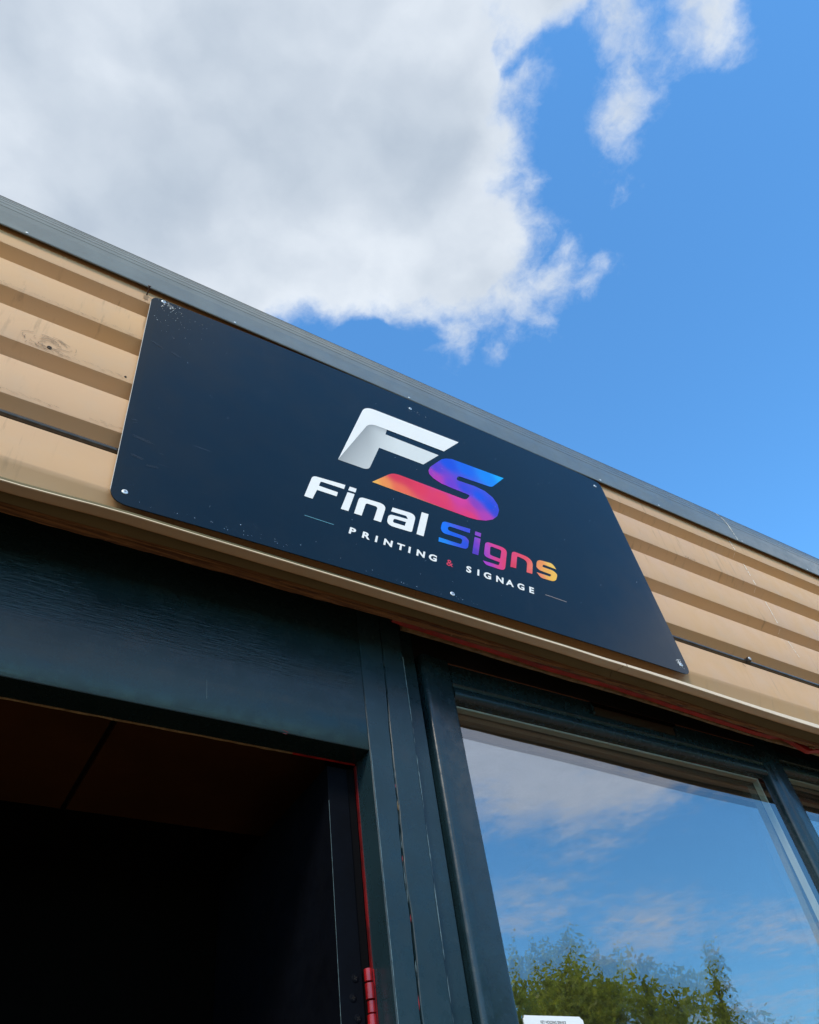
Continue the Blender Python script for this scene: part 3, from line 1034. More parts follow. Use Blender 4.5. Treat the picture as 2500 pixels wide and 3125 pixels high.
def fill(outer, holes=(), step=0.0, off=0.0, name='x', mat=None, parent=None, colors=None, thick=0.0):
    pts = [Vector(p) for p in outer]
    edges = [(i, (i + 1) % len(outer)) for i in range(len(outer))]
    base = len(pts)
    for h in holes:
        pts += [Vector(p) for p in h]
        edges += [(base + i, base + (i + 1) % len(h)) for i in range(len(h))]
        base = len(pts)
    if step:
        xs_ = [p[0] for p in outer]
        zs_ = [p[1] for p in outer]

        def inside(x, z, poly):
            c = False
            for i in range(len(poly)):
                x1, z1 = poly[i - 1]
                x2, z2 = poly[i]
                if (z1 > z) != (z2 > z) and x < (x2 - x1) * (z - z1) / (z2 - z1) + x1:
                    c = not c
            return c
        x = min(xs_) + step / 2
        while x < max(xs_):
            z = min(zs_) + step / 2
            while z < max(zs_):
                if inside(x, z, outer) and not any(inside(x, z, h) for h in holes):
                    pts.append(Vector((x, z)))
                z += step
            x += step
    v2, e2, f2, _, _, _ = delaunay_2d_cdt(pts, edges, [], 0 if not holes else 0, 1e-6)
    # keep triangles inside outer and outside holes

    def ins(x, z, poly):
        c = False
        for i in range(len(poly)):
            x1, z1 = poly[i - 1]
            x2, z2 = poly[i]
            if (z1 > z) != (z2 > z) and x < (x2 - x1) * (z - z1) / (z2 - z1) + x1:
                c = not c
        return c
    fs = []
    for f in f2:
        cx = sum(v2[i].x for i in f) / len(f)
        cz = sum(v2[i].y for i in f) / len(f)
        if ins(cx, cz, outer) and not any(ins(cx, cz, h) for h in holes):
            fs.append(tuple(f))
    vs = [(p.x, -bow(p.x, p.y) - off, p.y) for p in v2]
    o = MB().add(vs, fs).build(name, mat, parent)
    if colors:
        me = o.data
        ca = me.color_attributes.new('print', 'FLOAT_COLOR', 'POINT')
        for i, p in enumerate(v2):
            if callable(colors):
                ca.data[i].color = (*[(k / 255.0) ** 2.2 * 0.9 for k in colors(p.x, p.y)], 1)
                continue
            ws, acc = 0.0, [0, 0, 0]
            for cx, cz, c in colors:
                w = 1.0 / ((p.x - cx) ** 2 + (p.y - cz) ** 2 + 2.5e-4) ** 1.9
                ws += w
                for k in range(3):
                    acc[k] += w * (c[k] / 255.0) ** 2.45
            ca.data[i].color = (*[a / ws * 0.96 for a in acc], 1)
    return o


# the panel: front sheet, thin edge and back
corner = 0.034
panel = [(SX0 - 0.002, 3.853, corner * 0.8), (SX0 + 0.006, 2.832, corner * 1.2), (SX1 - 0.001, 2.849, corner), (2.180, 3.884, corner)]
po = fillet(panel, 8)
# extra points along straight runs so that the bow shows
dense = []
for i in range(len(po)):
    a, b = po[i], po[(i + 1) % len(po)]
    L = math.hypot(b[0] - a[0], b[1] - a[1])
    k = max(1, int(L / 0.04))
    for j in range(k):
        t = j / k
        dense.append((a[0] + (b[0] - a[0]) * t, a[1] + (b[1] - a[1]) * t))
front = fill(dense, step=0.05, off=0.0, name='sign_panel', mat=M['sign'], parent=sign)
if front.data.polygons[0].normal.y > 0:
    front.data.flip_normals()
# returns and back of the 3 mm sheet
mb = MB()
nd = len(dense)
vs = [(x, -bow(x, z), z) for x, z in dense] + [(x, -bow(x, z) + 0.003, z) for x, z in dense]
mb.add(vs, [(k, (k + 1) % nd, (k + 1) % nd + nd, k + nd) for k in range(nd)])
mb.build('sign_rim', M['sign'], sign)
bk = fill(dense, step=0.05, off=-0.003, name='sign_back', mat=M['sign'], parent=sign)
# pale cut edge of the sheet on the left side
mb = MB()
ze = frange(2.872, 3.815, 60)
for za, zb in zip(ze, ze[1:]):
    xa = SX0 - 0.002 + 0.008 * (3.853 - za) / 1.021
    xb = SX0 - 0.002 + 0.008 * (3.853 - zb) / 1.021
    ya, yb = -bow(xa, za), -bow(xb, zb)
    mb.add([(xa - 0.0012, ya - 0.0006, za), (xa + 0.0002, ya - 0.0006, za), (xb + 0.0002, yb - 0.0006, zb), (xb - 0.0012, yb - 0.0006, zb),
            (xa - 0.0012, ya + 0.003, za), (xb - 0.0012, yb + 0.003, zb)], [(0, 1, 2, 3), (4, 0, 3, 5)])
mb.build('cut_edge', plain('pale_sheet_edge', (0.55, 0.50, 0.44), 0.4), sign)

OUT = [
    ('letter', 'white', [(0.7083,3.0837,0.0),(0.7398,3.1915,0.0129),(0.851,3.2009,0.0),(0.8447,3.1789,0.0),(0.7653,3.1765,0.0063),(0.7588,3.1532,0.0),(0.8222,3.1532,0.0),(0.8165,3.1321,0.0),(0.7514,3.1309,0.0),(0.7347,3.0835,0.0)]),
    ('letter', 'white', [(0.8662,3.2009,0.0),(0.8905,3.202,0.0),(0.8842,3.1813,0.0),(0.8593,3.1806,0.0)]),
    ('letter', 'white', [(0.8564,3.1701,0.0),(0.8807,3.1717,0.0),(0.8522,3.0823,0.0),(0.8268,3.0811,0.0)]),
    ('letter', 'white', [(0.8711,3.0812,0.0),(0.8974,3.1683,0.0135),(0.9947,3.1751,0.0237),(0.9635,3.0821,0.0),(0.9379,3.0816,0.0),(0.9602,3.1494,0.0086),(0.9182,3.1483,0.0066),(0.8969,3.0821,0.0)]),
    ('letter', 'white', [(1.0162,3.1728,0.0),(1.1042,3.1792,0.023),(1.074,3.0845,0.0069),(0.9817,3.0797,0.0213),(0.9975,3.1343,0.0139),(1.0673,3.1409,0.0),(1.0649,3.1548,0.0064),(1.0078,3.1508,0.0)]),
    ('hole', 'white', [(1.0141,3.1207,0.0062),(1.0589,3.1239,0.0),(1.0506,3.1033,0.0),(1.007,3.101,0.0062)]),
    ('letter', 'white', [(1.1289,3.2016,0.0),(1.1554,3.2033,0.0),(1.1169,3.0845,0.0),(1.0904,3.0837,0.0)]),
    ('letter', 'grad', [(1.3217,3.2053,0.0),(1.3146,3.1826,0.0),(1.2278,3.1795,0.0096),(1.221,3.1564,0.0085),(1.2935,3.1559,0.0211),(1.3024,3.1416,0.0104),(1.2868,3.094,0.0154),(1.1725,3.0848,0.0),(1.1777,3.1062,0.0),(1.2649,3.1092,0.0075),(1.2755,3.1383,0.0086),(1.1985,3.1337,0.02),(1.1924,3.151,0.0101),(1.2084,3.1954,0.0136)]),
    ('letter', 'grad', [(1.3414,3.2027,0.0),(1.3664,3.2038,0.0),(1.3586,3.1824,0.0),(1.3351,3.1827,0.0)]),
    ('letter', 'grad', [(1.3316,3.1719,0.0),(1.3564,3.1734,0.0),(1.3267,3.0848,0.0),(1.3021,3.0838,0.0)]),
    ('letter', 'grad', [(1.3757,3.17,0.0163),(1.4675,3.1712,0.0225),(1.4258,3.0522,0.0178),(1.3479,3.0509,0.0173),(1.3402,3.067,0.0),(1.4043,3.07,0.0021),(1.4143,3.087,0.0022),(1.3491,3.0897,0.0157)]),
    ('hole', 'grad', [(1.3921,3.1533,0.0072),(1.4377,3.1518,0.0055),(1.4206,3.1055,0.0036),(1.3782,3.1072,0.0071)]),
    ('letter', 'grad', [(1.4564,3.0831,0.0),(1.4878,3.1704,0.015),(1.579,3.1678,0.0333),(1.5504,3.0866,0.0),(1.5253,3.0849,0.0),(1.5469,3.1461,0.0172),(1.5045,3.1516,0.0056),(1.4816,3.0862,0.0)]),
    ('letter', 'grad', [(1.5979,3.1736,0.0178),(1.6699,3.1814,0.0162),(1.6792,3.157,0.0),(1.6195,3.1575,0.0059),(1.6119,3.1432,0.0046),(1.6612,3.1439,0.024),(1.6763,3.1315,0.012),(1.6535,3.087,0.0195),(1.586,3.0823,0.0191),(1.5742,3.1039,0.0),(1.6351,3.1058,0.0031),(1.6451,3.1188,0.0059),(1.5922,3.1195,0.0233),(1.581,3.1292,0.0115)]),
    ('emblem', 'white', [(0.8334,3.3168,0.0),(0.9654,3.6927,0.034),(1.3792,3.7109,0.0),(1.291,3.6067,0.0),(1.0463,3.598,0.0019),(0.9904,3.595,0.0142),(0.9658,3.5779,0.0116)]),
    ('emblem_fold', 'fold', [(0.8334,3.3168,0.0),(0.9658,3.5779,0.0116),(0.9904,3.595,0.0142),(1.0463,3.598,0.0019),(1.0368,3.5651,0.0),(1.2612,3.5675,0.0),(1.1791,3.4718,0.0),(1.0002,3.4689,0.0),(0.9445,3.3197,0.0193)]),
    ('emblem', 'grad', [(1.2912,3.565,0.0053),(1.3209,3.5777,0.0),(1.5644,3.592,0.0),(1.4838,3.4985,0.0138),(1.33,3.4862,0.0104),(1.3155,3.4566,0.0103),(1.3979,3.463,0.0),(1.4427,3.4578,0.0),(1.4734,3.4362,0.0),(1.4869,3.4041,0.0),(1.4854,3.3729,0.0),(1.468,3.3349,0.0),(1.4403,3.3048,0.0),(1.4055,3.2834,0.0),(1.3634,3.2693,0.0),(1.329,3.2648,0.0),(0.9514,3.265,0.0),(1.0414,3.3572,0.0225),(1.3374,3.358,0.014),(1.3624,3.3941,0.0103),(1.3457,3.3964,0.0),(1.2898,3.3967,0.0),(1.2424,3.3997,0.0),(1.2115,3.4118,0.0),(1.1965,3.4289,0.0),(1.1963,3.4475,0.0),(1.2077,3.4722,0.0),(1.2386,3.5108,0.0),(1.2702,3.5492,0.0)]),

]
GR1 = [(1.554, 3.586, (20, 175, 240)), (1.476, 3.552, (10, 140, 235)), (1.372, 3.551, (10, 105, 225)), (1.298, 3.539, (15, 80, 215)), (1.233, 3.479, (90, 60, 200)), (1.207, 3.44, (170, 50, 180)), (1.228, 3.426, (190, 50, 170)), (1.284, 3.417, (120, 55, 200)), (1.344, 3.422, (60, 70, 210)), (1.406, 3.409, (15, 85, 220)), (1.448, 3.374, (20, 75, 210)), (1.466, 3.346, (70, 65, 200)), (1.378, 3.353, (150, 55, 180)), (1.416, 3.305, (190, 55, 170)), (1.346, 3.321, (210, 50, 140)), (1.318, 3.349, (225, 55, 150)), (1.338, 3.282, (235, 50, 110)), (1.228, 3.324, (235, 55, 90)), (1.22, 3.28, (232, 45, 90)), (1.138, 3.334, (235, 50, 75)), (1.096, 3.348, (225, 45, 65)), (1.05, 3.343, (225, 45, 60)), (1.059, 3.278, (245, 110, 60)), (0.999, 3.277, (248, 150, 60)), (0.964, 3.27, (250, 185, 70))]
GR2 = [(1.178, 3.096, (30, 140, 230)), (1.201, 3.165, (10, 120, 235)), (1.249, 3.137, (15, 95, 220)), (1.288, 3.114, (40, 80, 210)), (1.312, 3.192, (60, 80, 210)), (1.347, 3.195, (150, 70, 190)), (1.317, 3.095, (90, 50, 180)), (1.333, 3.132, (125, 55, 190)), (1.365, 3.138, (190, 70, 180)), (1.413, 3.173, (225, 60, 140)), (1.457, 3.163, (235, 60, 110)), (1.352, 3.066, (180, 60, 190)), (1.408, 3.084, (225, 60, 130)), (1.435, 3.079, (235, 60, 100)), (1.49, 3.164, (235, 70, 105)), (1.469, 3.088, (225, 60, 75)), (1.538, 3.163, (240, 75, 85)), (1.542, 3.088, (240, 100, 85)), (1.601, 3.159, (245, 150, 70)), (1.671, 3.162, (250, 200, 80)), (1.579, 3.103, (245, 140, 90)), (1.652, 3.106, (252, 195, 60)), (1.627, 3.121, (250, 180, 60))]
white_c = [(0, 0, (232, 234, 232))]
FL = [(0.8334, 3.3168), (0.9658, 3.5779), (0.9904, 3.595), (1.0463, 3.598), (1.09, 3.592)]


def fold_c(x, z):
    """printed fold: dark along the crease, running out to white"""
    d = 9.0
    for (xa, za), (xb, zb) in zip(FL, FL[1:]):
        L = Vector((xb - xa, zb - za))
        t_ = max(0, min(1, ((x - xa) * L.x + (z - za) * L.y) / L.length_squared))
        d = min(d, math.hypot(x - xa - L.x * t_, z - za - L.y * t_))
    k = min(1, d / 0.085) ** 0.7
    far = min(1, max(0, (x - 0.96) / 0.12))
    g_ = 158 + (205 - 158) * k
    g_ = g_ + (230 - g_) * far * (0.4 + 0.6 * min(1, d / 0.03))
    return (g_, g_, g_ * 0.97)


i = 0
while i < len(OUT):
    name, kind, pts = OUT[i]
    holes = []
    while i + 1 < len(OUT) and OUT[i + 1][0] == 'hole':
        i += 1
        holes.append(fillet(OUT[i][2]))
    poly = fillet(pts)
    if kind == 'white':
        off = 0.0013 if name == 'emblem' else 0.0008
        fill(poly, holes, 0.03, off, 'emblem_letter' if name == 'emblem' else 'printed_letter', M['white'], sign)
    elif kind == 'fold':
        fill(poly, holes, 0.008, 0.0009, 'emblem_fold', M['fold'], sign, fold_c)
    elif name == 'emblem':
        fill(poly, holes, 0.007, 0.0008, 'emblem_letter', M['grad'], sign, GR1)
    else:
        fill(poly, holes, 0.006, 0.0008, 'printed_letter', M['grad'], sign, GR2)
    i += 1
ysf = lambda X, Z: -bow(X, Z) - 0.0009
SM = [('P', .8452), ('R', .8880), ('I', .9312), ('N', .9601), ('T', 1.0070), ('I', 1.0453), ('N', 1.0743), ('G', 1.1190),
      ('S', 1.2586), ('I', 1.2996), ('G', 1.3255), ('N', 1.3733), ('A', 1.4160), ('G', 1.4600), ('E', 1.5085)]
for ch, x_ in SM:
    zb = 2.9862 if x_ < 1.2 else 2.9872 + (x_ - 1.2586) * 0.011
    glyphs(ch, 0.0385, x_ - 0.0012, 0, zb, M['white'], 'printed_letter', sign, shear=0.27, bold=0.0014, sx=1.08, yfun=ysf)
glyphs('&', 0.0410, 1.1830, 0, 2.9866, plain('red_print', (0.62, 0.03, 0.06), 0.35, var=0.02), 'printed_letter', sign, shear=0.22, bold=0.0005, sx=0.95, yfun=ysf)
for xa, za, xb, zb, c in ((0.7070, 3.0006, 0.7984, 3.0009, (0.20, 0.50, 0.58)), (1.5803, 3.0047, 1.6736, 3.0054, (0.60, 0.45, 0.38))):
    mb = MB()
    for k in range(12):
        a = xa + (xb - xa) * k / 12
        b = xa + (xb - xa) * (k + 1) / 12
        mb.add([(a, ysf(a, za), za - 0.0007), (b, ysf(b, za), za - 0.0007), (b, ysf(b, za), za + 0.0007), (a, ysf(a, za), za + 0.0007)], [(0, 1, 2, 3)])
    mb.build('printed_rule', plain('rule_print', c, 0.4, var=0.02), sign)

SCREWS = [(0.2229, 2.8774, 0.0080), (0.2204, 3.8415, 0.0080), (1.1758, 3.8076, 0.0070), (1.1830, 2.8688, 0.0080), (2.1345, 3.8351, 0.0078), (2.1644, 2.8878, 0.0080)]
for x_, z_, r_ in SCREWS:
    rivet('sign_screw', x_, -bow(x_, z_) - 0.0002, z_, r_, M['zinc'], sign, slot=True, dome=0.25)


# chips of white paint and dust specks
def specks(n, fx, rmin, rmax, mat, name, parent, yf):
    mb = MB()
    for _ in range(n):
        x_, z_ = fx()
        r = random.uniform(rmin, rmax) * random.choice((0.5, 0.7, 1.0))
        k = random.choice((4, 5, 6))
        a0 = random.uniform(0, 6)
        vs_ = []
        for j in range(k):
            a = a0 + 2 * math.pi * j / k
            rr = r * random.uniform(0.6, 1.2)
            vs_.append((x_ + rr * math.cos(a), yf(x_, z_), z_ + rr * math.sin(a)))
        mb.add(vs_, [tuple(range(k))])
    return mb.build(name, mat, parent, kind='stuff')


def on_sign():
    return random.uniform(0.21, 2.13), random.uniform(2.86, 3.82)


def near(cx, cz, sx_, sz_):
    def f():
        while True:
            x_, z_ = random.gauss(cx, sx_), random.gauss(cz, sz_)
            if 0.20 < x_ < 2.17 and 2.85 < z_ < 3.845:
                return x_, z_
    return f


ysp = lambda X, Z: -bow(X, Z) - 0.0016
specks(70, on_sign, 0.0008, 0.0017, M['zinc'], 'paint_specks', sign, ysp)
specks(70, near(0.240, 3.828, 0.018, 0.016), 0.0006, 0.0023, M['white'], 'paint_specks', sign, ysp)
specks(45, near(0.27, 3.76, 0.05, 0.05), 0.0006, 0.0014, M['white'], 'paint_specks', sign, ysp)
specks(60, lambda: (random.uniform(0.25, 1.3), 2.848 + abs(random.gauss(0, 0.010))), 0.0005, 0.0013, M['zinc'], 'paint_specks', sign, ysp)
specks(50, near(2.160, 2.892, 0.009, 0.008), 0.0010, 0.0035, M['white'], 'paint_specks', sign, ysp)
specks(24, near(1.22, 3.46, 0.025, 0.02), 0.0005, 0.0011, M['white'], 'paint_specks', sign, ysp)
specks(12, near(1.20, 3.80, 0.03, 0.01), 0.0006, 0.0015, M['white'], 'paint_specks', sign, ysp)
# hairline scratches
mb = MB()
for (x_, z_, dx, dz) in ((0.205, 3.58, 0.035, -0.02), (0.21, 3.10, 0.05, -0.006), (0.215, 3.02, 0.03, -0.006), (0.25, 3.00, 0.03, 0.004), (0.20, 3.16, 0.012, 0.006), (0.27, 3.56, 0.025, -0.012)):
    for k in range(3):
        a, b = x_ + random.uniform(0, 0.012), z_ + random.uniform(-0.006, 0.006)
        mb.add([(a, ysp(a, b), b), (a + dx, ysp(a, b), b + dz), (a + dx, ysp(a, b), b + dz + 0.0006), (a, ysp(a, b), b + 0.0006)], [(0, 1, 2, 3)])
mb.build('hairline_scratches', plain('scratch_grey', (0.035, 0.048, 0.065), 0.5), sign, kind='stuff')

# ------------------------------------------------------------------ marks on the cladding
yc_ = lambda x, z: YC - 0.0022


def ribbon(pts, w, mb, yv=YC - 0.0022, ys=None):
    for i in range(len(pts) - 1):
        (xa, za), (xb, zb) = pts[i], pts[i + 1]
        ya, yb = (ys[i], ys[i + 1]) if ys else (yv, yv)
        d = Vector((xb - xa, zb - za))
        if d.length < 1e-6:
            continue
        d.normalize()
        nx_, nzv = -d.y * w / 2, d.x * w / 2
        mb.add([(xa - nx_, ya, za - nzv), (xa + nx_, ya, za + nzv), (xb + nx_, yb, zb + nzv), (xb - nx_, yb, zb - nzv)], [(0, 1, 2, 3)])


# starburst of scratches around a drilled hole
mb = MB()
for k in range(46):
    a = random.uniform(0, 6.28)
    r0 = random.uniform(0.008, 0.05)
    ln = random.uniform(0.008, 0.045)
    ca = a + random.uniform(0.8, 1.8)
    x_, z_ = -0.047 + r0 * 1.5 * math.cos(a), 3.385 + r0 * 0.8 * math.sin(a)
    if z_ < 3.352 or z_ > 3.47:
        continue
    pts = []
    for j in range(5):
        pts.append((x_, z_))
        x_ += ln / 5 * math.cos(ca) * 1.3
        z_ += ln / 5 * math.sin(ca) * 0.6
        ca += random.uniform(-0.1, 0.5)
        z_ = max(z_, 3.353)
    ribbon(pts, random.uniform(0.0005, 0.0012), mb)
mb.build('scratches', M['scratch'], bld, kind='stuff')


def disc(x, y, z, r, mat, name, parent, sx_=1.0):
    n = 14
    vs_ = [(x + r * sx_ * math.cos(2 * math.pi * k / n), y, z + r * math.sin(2 * math.pi * k / n)) for k in range(n)]
    vs_ += [(x + r * sx_ * math.cos(2 * math.pi * k / n), y + 0.002, z + r * math.sin(2 * math.pi * k / n)) for k in range(n)]
    return MB().add(vs_, [tuple(range(n))] + [(k, (k + 1) % n, (k + 1) % n + n, k + n) for k in range(n)]).build(name, mat, parent)


disc(-0.047, YC - 0.0021, 3.3683, 0.0062, M['hole'], 'drilled_hole', bld)
disc(0.1624, YC - 0.0021, 3.3653, 0.0032, M['hole'], 'drilled_hole', bld)
# rub marks along the lower edges of the ribs on the left
mb = MB()
for zb, x0_, x1_ in ((3.590, -0.30, 0.18), (3.350, -0.1, 0.16), (3.117, -0.25, 0.02), (3.117, 0.10, 0.18)):
    x_ = x0_
    while x_ < x1_:
        ln = random.uniform(0.004, 0.016)
        z_ = zb + random.uniform(0.004, 0.016)
        ribbon([(x_, z_), (x_ + ln, z_ - random.uniform(-0.001, 0.004))], random.uniform(0.0003, 0.0008), mb)
        x_ += random.uniform(0.003, 0.010)
mb.build('rub_marks', plain('brown_rub_mark', (0.22, 0.15, 0.09), 0.7), bld, kind='stuff')
# dirt spots, right
specks(16, lambda: (random.gauss(2.60, 0.02), random.gauss(3.592, 0.003)), 0.001, 0.003, M['scratch'], 'dirt_spots', bld, lambda x, z: YC - 0.0022)
mb = MB()
ribbon([(2.5821, 3.016), (2.584, 3.011), (2.5855, 3.010), (2.589, 3.0053), (2.590, 3.002)], 0.0018, mb)
mb.build('crack_mark', M['hole'], bld)
# runs of white paint down the ribs on the right
mb = MB()


def drip(x0, z0, x1, z1, w):
    pts = []
    k = 14
    for i in range(k + 1):
        t = i / k
        pts.append((x0 + (x1 - x0) * t + random.gauss(0, 0.0006), z0 + (z1 - z0) * t))
    for a, b in zip(pts, pts[1:]):
        if random.random() < 0.9:
            ribbon([a, b], w * random.uniform(0.45, 1.3), mb)


for d in ((3.040, 3.9013, 3.0463, 3.822, 0.0055), (3.0466, 3.724, 3.0441, 3.592, 0.0055), (3.0403, 3.4856, 3.0341, 3.350, 0.0052), (3.0306, 3.2570, 3.0453, 3.1752, 0.0050)):
    drip(*d)
mb.build('paint_runs', M['drip'], bld, kind='stuff')
mb = MB()
for (zb,) in ((3.808,), (3.580,), (3.337,)):
    for k in range(4):
        t = k / 4
        yv = YC + 0.006 + 0.020 * t
        zv = zb - 0.016 * t - 0.002
        mb.add([(3.045 - 0.0016, yv, zv), (3.045 + 0.0012, yv, zv), (3.044 + 0.001, yv + 0.003, zv - 0.0024), (3.044 - 0.0012, yv + 0.003, zv - 0.0024)], [(0, 1, 2, 3)])
mb.build('paint_runs', M['drip'], bld, kind='stuff')
# run over the eaves capping
mb = MB()
prv = None
for i in range(26):
    t = i / 25
    if t < 0.45:
        z_ = 3.890 + (3.966 - 3.890) * t / 0.45
        y_ = -0.0094
    else:
        a = math.radians(28) * (t - 0.45) / 0.55
        y_, z_ = 0.388 - 0.3976 * math.cos(a), 3.966 + 0.3976 * math.sin(a)
    x_ = 3.090 - 0.012 * t + 0.0008 * random.gauss(0, 1)
    if prv and random.random() < 0.92:
        w = 0.0024 * random.uniform(0.5, 1.3)
        mb.add([(prv[0] - w, prv[1], prv[2]), (prv[0] + w, prv[1], prv[2]), (x_ + w, y_, z_), (x_ - w, y_, z_)], [(0, 1, 2, 3)])
    prv = (x_, y_, z_)
mb.build('paint_runs', M['drip'], bld, kind='stuff')
# marks on the timber: scratches and drops
mb = MB()
for x_, z_, dx, dz, w in ((0.535, 2.545, 0.003, -0.055, 0.0007), (0.30, 2.640, 0.035, -0.001, 0.0009), (0.052, 2.52, 0.0, -0.05, 0.0008)):
    ribbon([(x_, z_), (x_ + dx, z_ + dz)], w, mb, yv=YH - 0.0012)
for x_, z_ in ((0.700, 2.668), (0.712, 2.655), (0.728, 2.672), (0.90, 2.665)):
    for k in range(3):
        a = random.uniform(0, 6)
        mb.add([(x_ + 0.0022 * math.cos(a), YH - 0.0013, z_), (x_, YH - 0.0013, z_ + 0.0018), (x_ - 0.0022, YH - 0.0013, z_)], [(0, 1, 2)])
mb.build('paint_nicks', M['pale'], bld, kind='stuff')
MB().add([(0.7360, 0.2098, 2.4490), (0.752, 0.2096, 2.4450), (0.749, 0.212, 2.4405), (0.738, 0.212, 2.4408)], [(0, 1, 2, 3)]).build('paint_chip', M['redgloss'], bld)

# rusty nail left in the top rib, beside the sign's corner
nail = tag(empty('nail', (0.1655, 0.012, 3.862)), 'bent rusty nail in the top rib just above the left corner of the sign', 'nail')
MB().tube([(0.1655, 0.0125, 3.862), (0.1650, -0.004, 3.868), (0.1645, -0.016, 3.874)], 0.0022, 8).build('nail_shank', M['rust'], nail, smooth=60)
MB().tube([(0.1645, -0.016, 3.874), (0.1644, -0.0185, 3.8752)], 0.0052, 10).build('nail_head', M['rust'], nail, smooth=40)
mb = MB()
for k in range(5):
    x_ = 0.158 + k * 0.003
    ribbon([(x_, 3.858), (x_ + random.gauss(0, 0.0006), 3.858 - random.uniform(0.018, 0.036))], 0.0026, mb)
mb.build('rust_stain', plain('rust_stain', (0.30, 0.19, 0.10), 0.7), bld, kind='stuff')

# cable lying along the lowest rib and its clip
cb = MB().tube([(x, 0.0245 + 0.0012 * nz(x, 0, 0, 1.2), 3.0480 + 0.0014 * nz(x, 5, 0, 1.0)) for x in frange(BX0, BX1, 150)], 0.0093, 12)
tag(cb.build('cable', M['cable'], None, smooth=60), 'black round cable running along the ledge of the lowest tan rib behind the sign', 'cable')
clip = tag(empty('cable_clip', (2.637, 0.014, 3.046)), 'black clip with a bright screw head holding the cable to the right of the sign', 'clip')
pr = []
for a in frange(-60, 200, 12):
    pr.append((0.0245 - 0.0118 * math.cos(math.radians(a)), 3.0480 + 0.0118 * math.sin(math.radians(a))))
pr = [(0.040, 3.030)] + pr[::1] + [(0.048, 3.048), (0.048, 3.030)]
MB().sweep_x([2.631, 2.645], lambda x: pr, closed=True, caps=True).build('clip_strap', M['clip'], clip, smooth=40)
MB().box(2.6305, 2.6455, 0.0020, 0.0180, 3.038, 3.059).build('clip_block', M['clip'], clip, bevel=0.004)
rivet('clip_screw', 2.6365, 0.0018, 3.0490, 0.0070, M['zinc'], clip, dome=0.3)

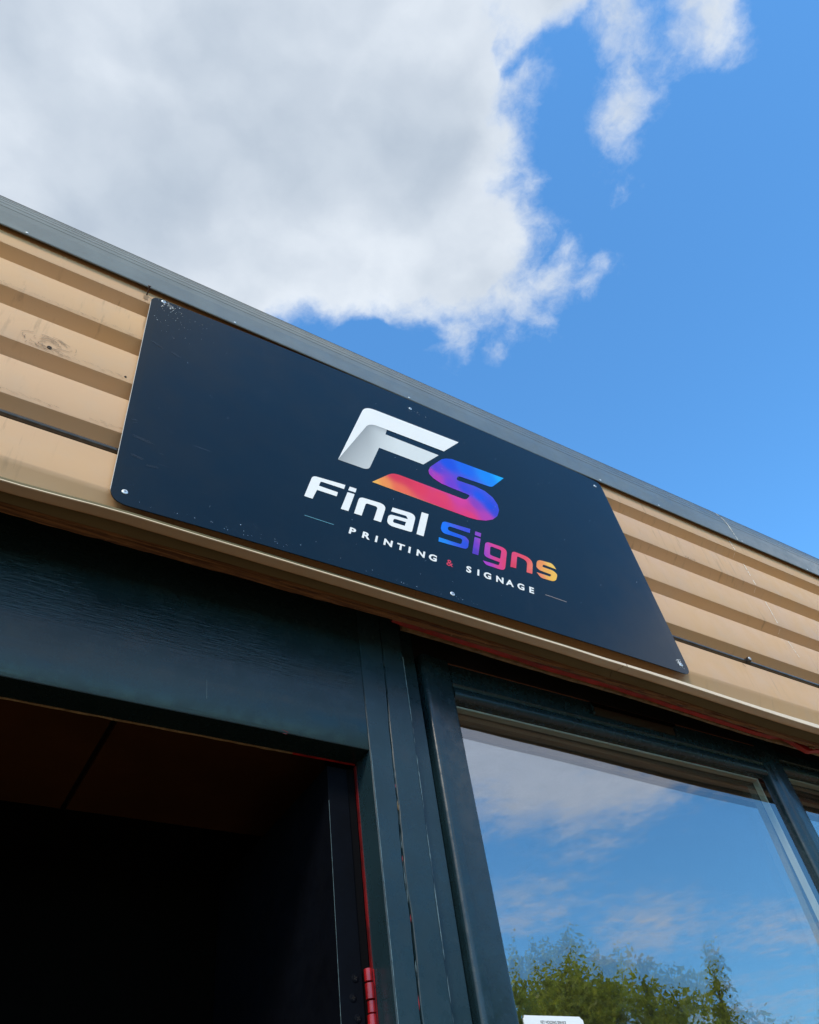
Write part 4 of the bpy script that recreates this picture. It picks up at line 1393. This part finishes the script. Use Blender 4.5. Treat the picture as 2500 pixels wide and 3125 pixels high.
# ------------------------------------------------------------------ trees across the yard (seen mirrored in the window)
def tree(x, y, h, r, mat, label, seed, spire=False, n=9000):
    rng = random.Random(seed)
    t = tag(empty('tree', (x, y, 0)), label, 'tree', 'trees across the yard')
    tk = MB().tube([(x, y, 0), (x + 0.05, y, h * 0.3), (x - 0.05, y + 0.05, h * 0.6), (x, y, h * 0.85)], [0.11, 0.085, 0.05, 0.02], 10)
    lobes = []
    for k in range(34 if not spire else 9):
        if spire:
            zz_ = h * (0.35 + 0.62 * k / 8)
            lobes.append((x + rng.gauss(0, 0.08), y + rng.gauss(0, 0.1), zz_, r * (1.0 - 0.85 * k / 8) * 0.8 + 0.10))
        else:
            a = rng.uniform(0, 6.28)
            q = math.sqrt(rng.random()) * r
            zt = h * (0.97 - 0.25 * (q / r) ** 2) - rng.random() ** 1.5 * h * 0.55
            lr = rng.uniform(0.16, 0.42) * r * 0.6
            lobes.append((x + q * math.cos(a), y + q * math.sin(a), zt - lr, lr))
    for lx, ly, lz, lr in lobes[:12]:
        tk.tube([(x, y, max(0.4, lz - h * 0.3)), ((x + lx) / 2, (y + ly) / 2, lz - lr * 0.8), (lx, ly, lz)], [0.035, 0.022, 0.008], 6)
    tk.build('trunk', M['bark'], t, smooth=60)
    vs_, fs_ = [], []
    tot = sum(l[3] ** 2 for l in lobes)
    sprigs = []
    for l in lobes:
        for _ in range(int(8 * l[3] / 0.5) + 2):
            a = rng.uniform(0, 6.28)
            e = rng.uniform(0.3, 1.5)
            d = Vector((math.cos(a) * math.cos(e), math.sin(a) * math.cos(e), math.sin(e)))
            sprigs.append((Vector(l[:3]) + d * l[3] * 0.9, d, rng.uniform(0.12, 0.42)))

    def leaf(p, s):
        d = Vector((rng.gauss(0, 1), rng.gauss(0, 1), rng.gauss(0.2, 1))).normalized()
        e = d.cross(Vector((rng.gauss(0, 1), rng.gauss(0, 1), rng.gauss(0, 1)))).normalized()
        b = len(vs_)
        w = s * 0.42
        vs_.extend([tuple(p - d * s), tuple(p + e * w), tuple(p + d * s), tuple(p - e * w)])
        fs_.append((b, b + 1, b + 2, b + 3))
    for lx, ly, lz, lr in lobes:
        m = int(n * lr ** 2 / tot)
        for _ in range(m):
            d = Vector((rng.gauss(0, 1), rng.gauss(0, 1), rng.gauss(0, 1))).normalized()
            rr = lr * (0.3 + 1.05 * rng.random()) * (1 + 0.6 * noise.noise(d * 2.1 + Vector((lx, ly, lz))))
            leaf(Vector((lx, ly, lz)) + d * rr, rng.uniform(0.04, 0.09))
    for p, d, ln in sprigs:
        for k in range(int(ln / 0.012)):
            q = p + d * (k * 0.012) + Vector((rng.gauss(0, 1), rng.gauss(0, 1), rng.gauss(0, 1))) * 0.030
            leaf(q, rng.uniform(0.02, 0.04))
    MB().add(vs_, fs_).build('crown', mat, t)
    return t


TREES = [
    (7.2, -9.2, 5.8, 1.7, 'leaf2', 'mid green bush at the left end of the row across the yard', False, 15000),
    (8.6, -9.2, 5.5, 1.6, 'leaf', 'olive leafed tree with a ragged top, second in the row across the yard', False, 15000),
    (10.2, -9.4, 5.95, 1.8, 'leaf', 'broad olive leafed tree, tallest of the row across the yard', False, 18000),
    (12.1, -9.2, 5.6, 1.8, 'leaf', 'rounded olive leafed tree right of the tallest one across the yard', False, 18000),
    (13.7, -9.0, 5.55, 0.75, 'leaf', 'narrow pointed young tree in the row across the yard', True, 7000),
    (15.8, -9.2, 4.9, 1.6, 'leaf', 'low leafy bush right of the narrow tree across the yard', False, 15000),
    (17.9, -9.4, 4.7, 1.7, 'leaf2', 'small mid green bush at the right end of the row across the yard', False, 15000),
]
for i_, (x_, y_, h_, r_, mt, lb, sp_, n_) in enumerate(TREES):
    tree(x_, y_, h_, r_, M[mt], lb, 40 + i_, sp_, n_)
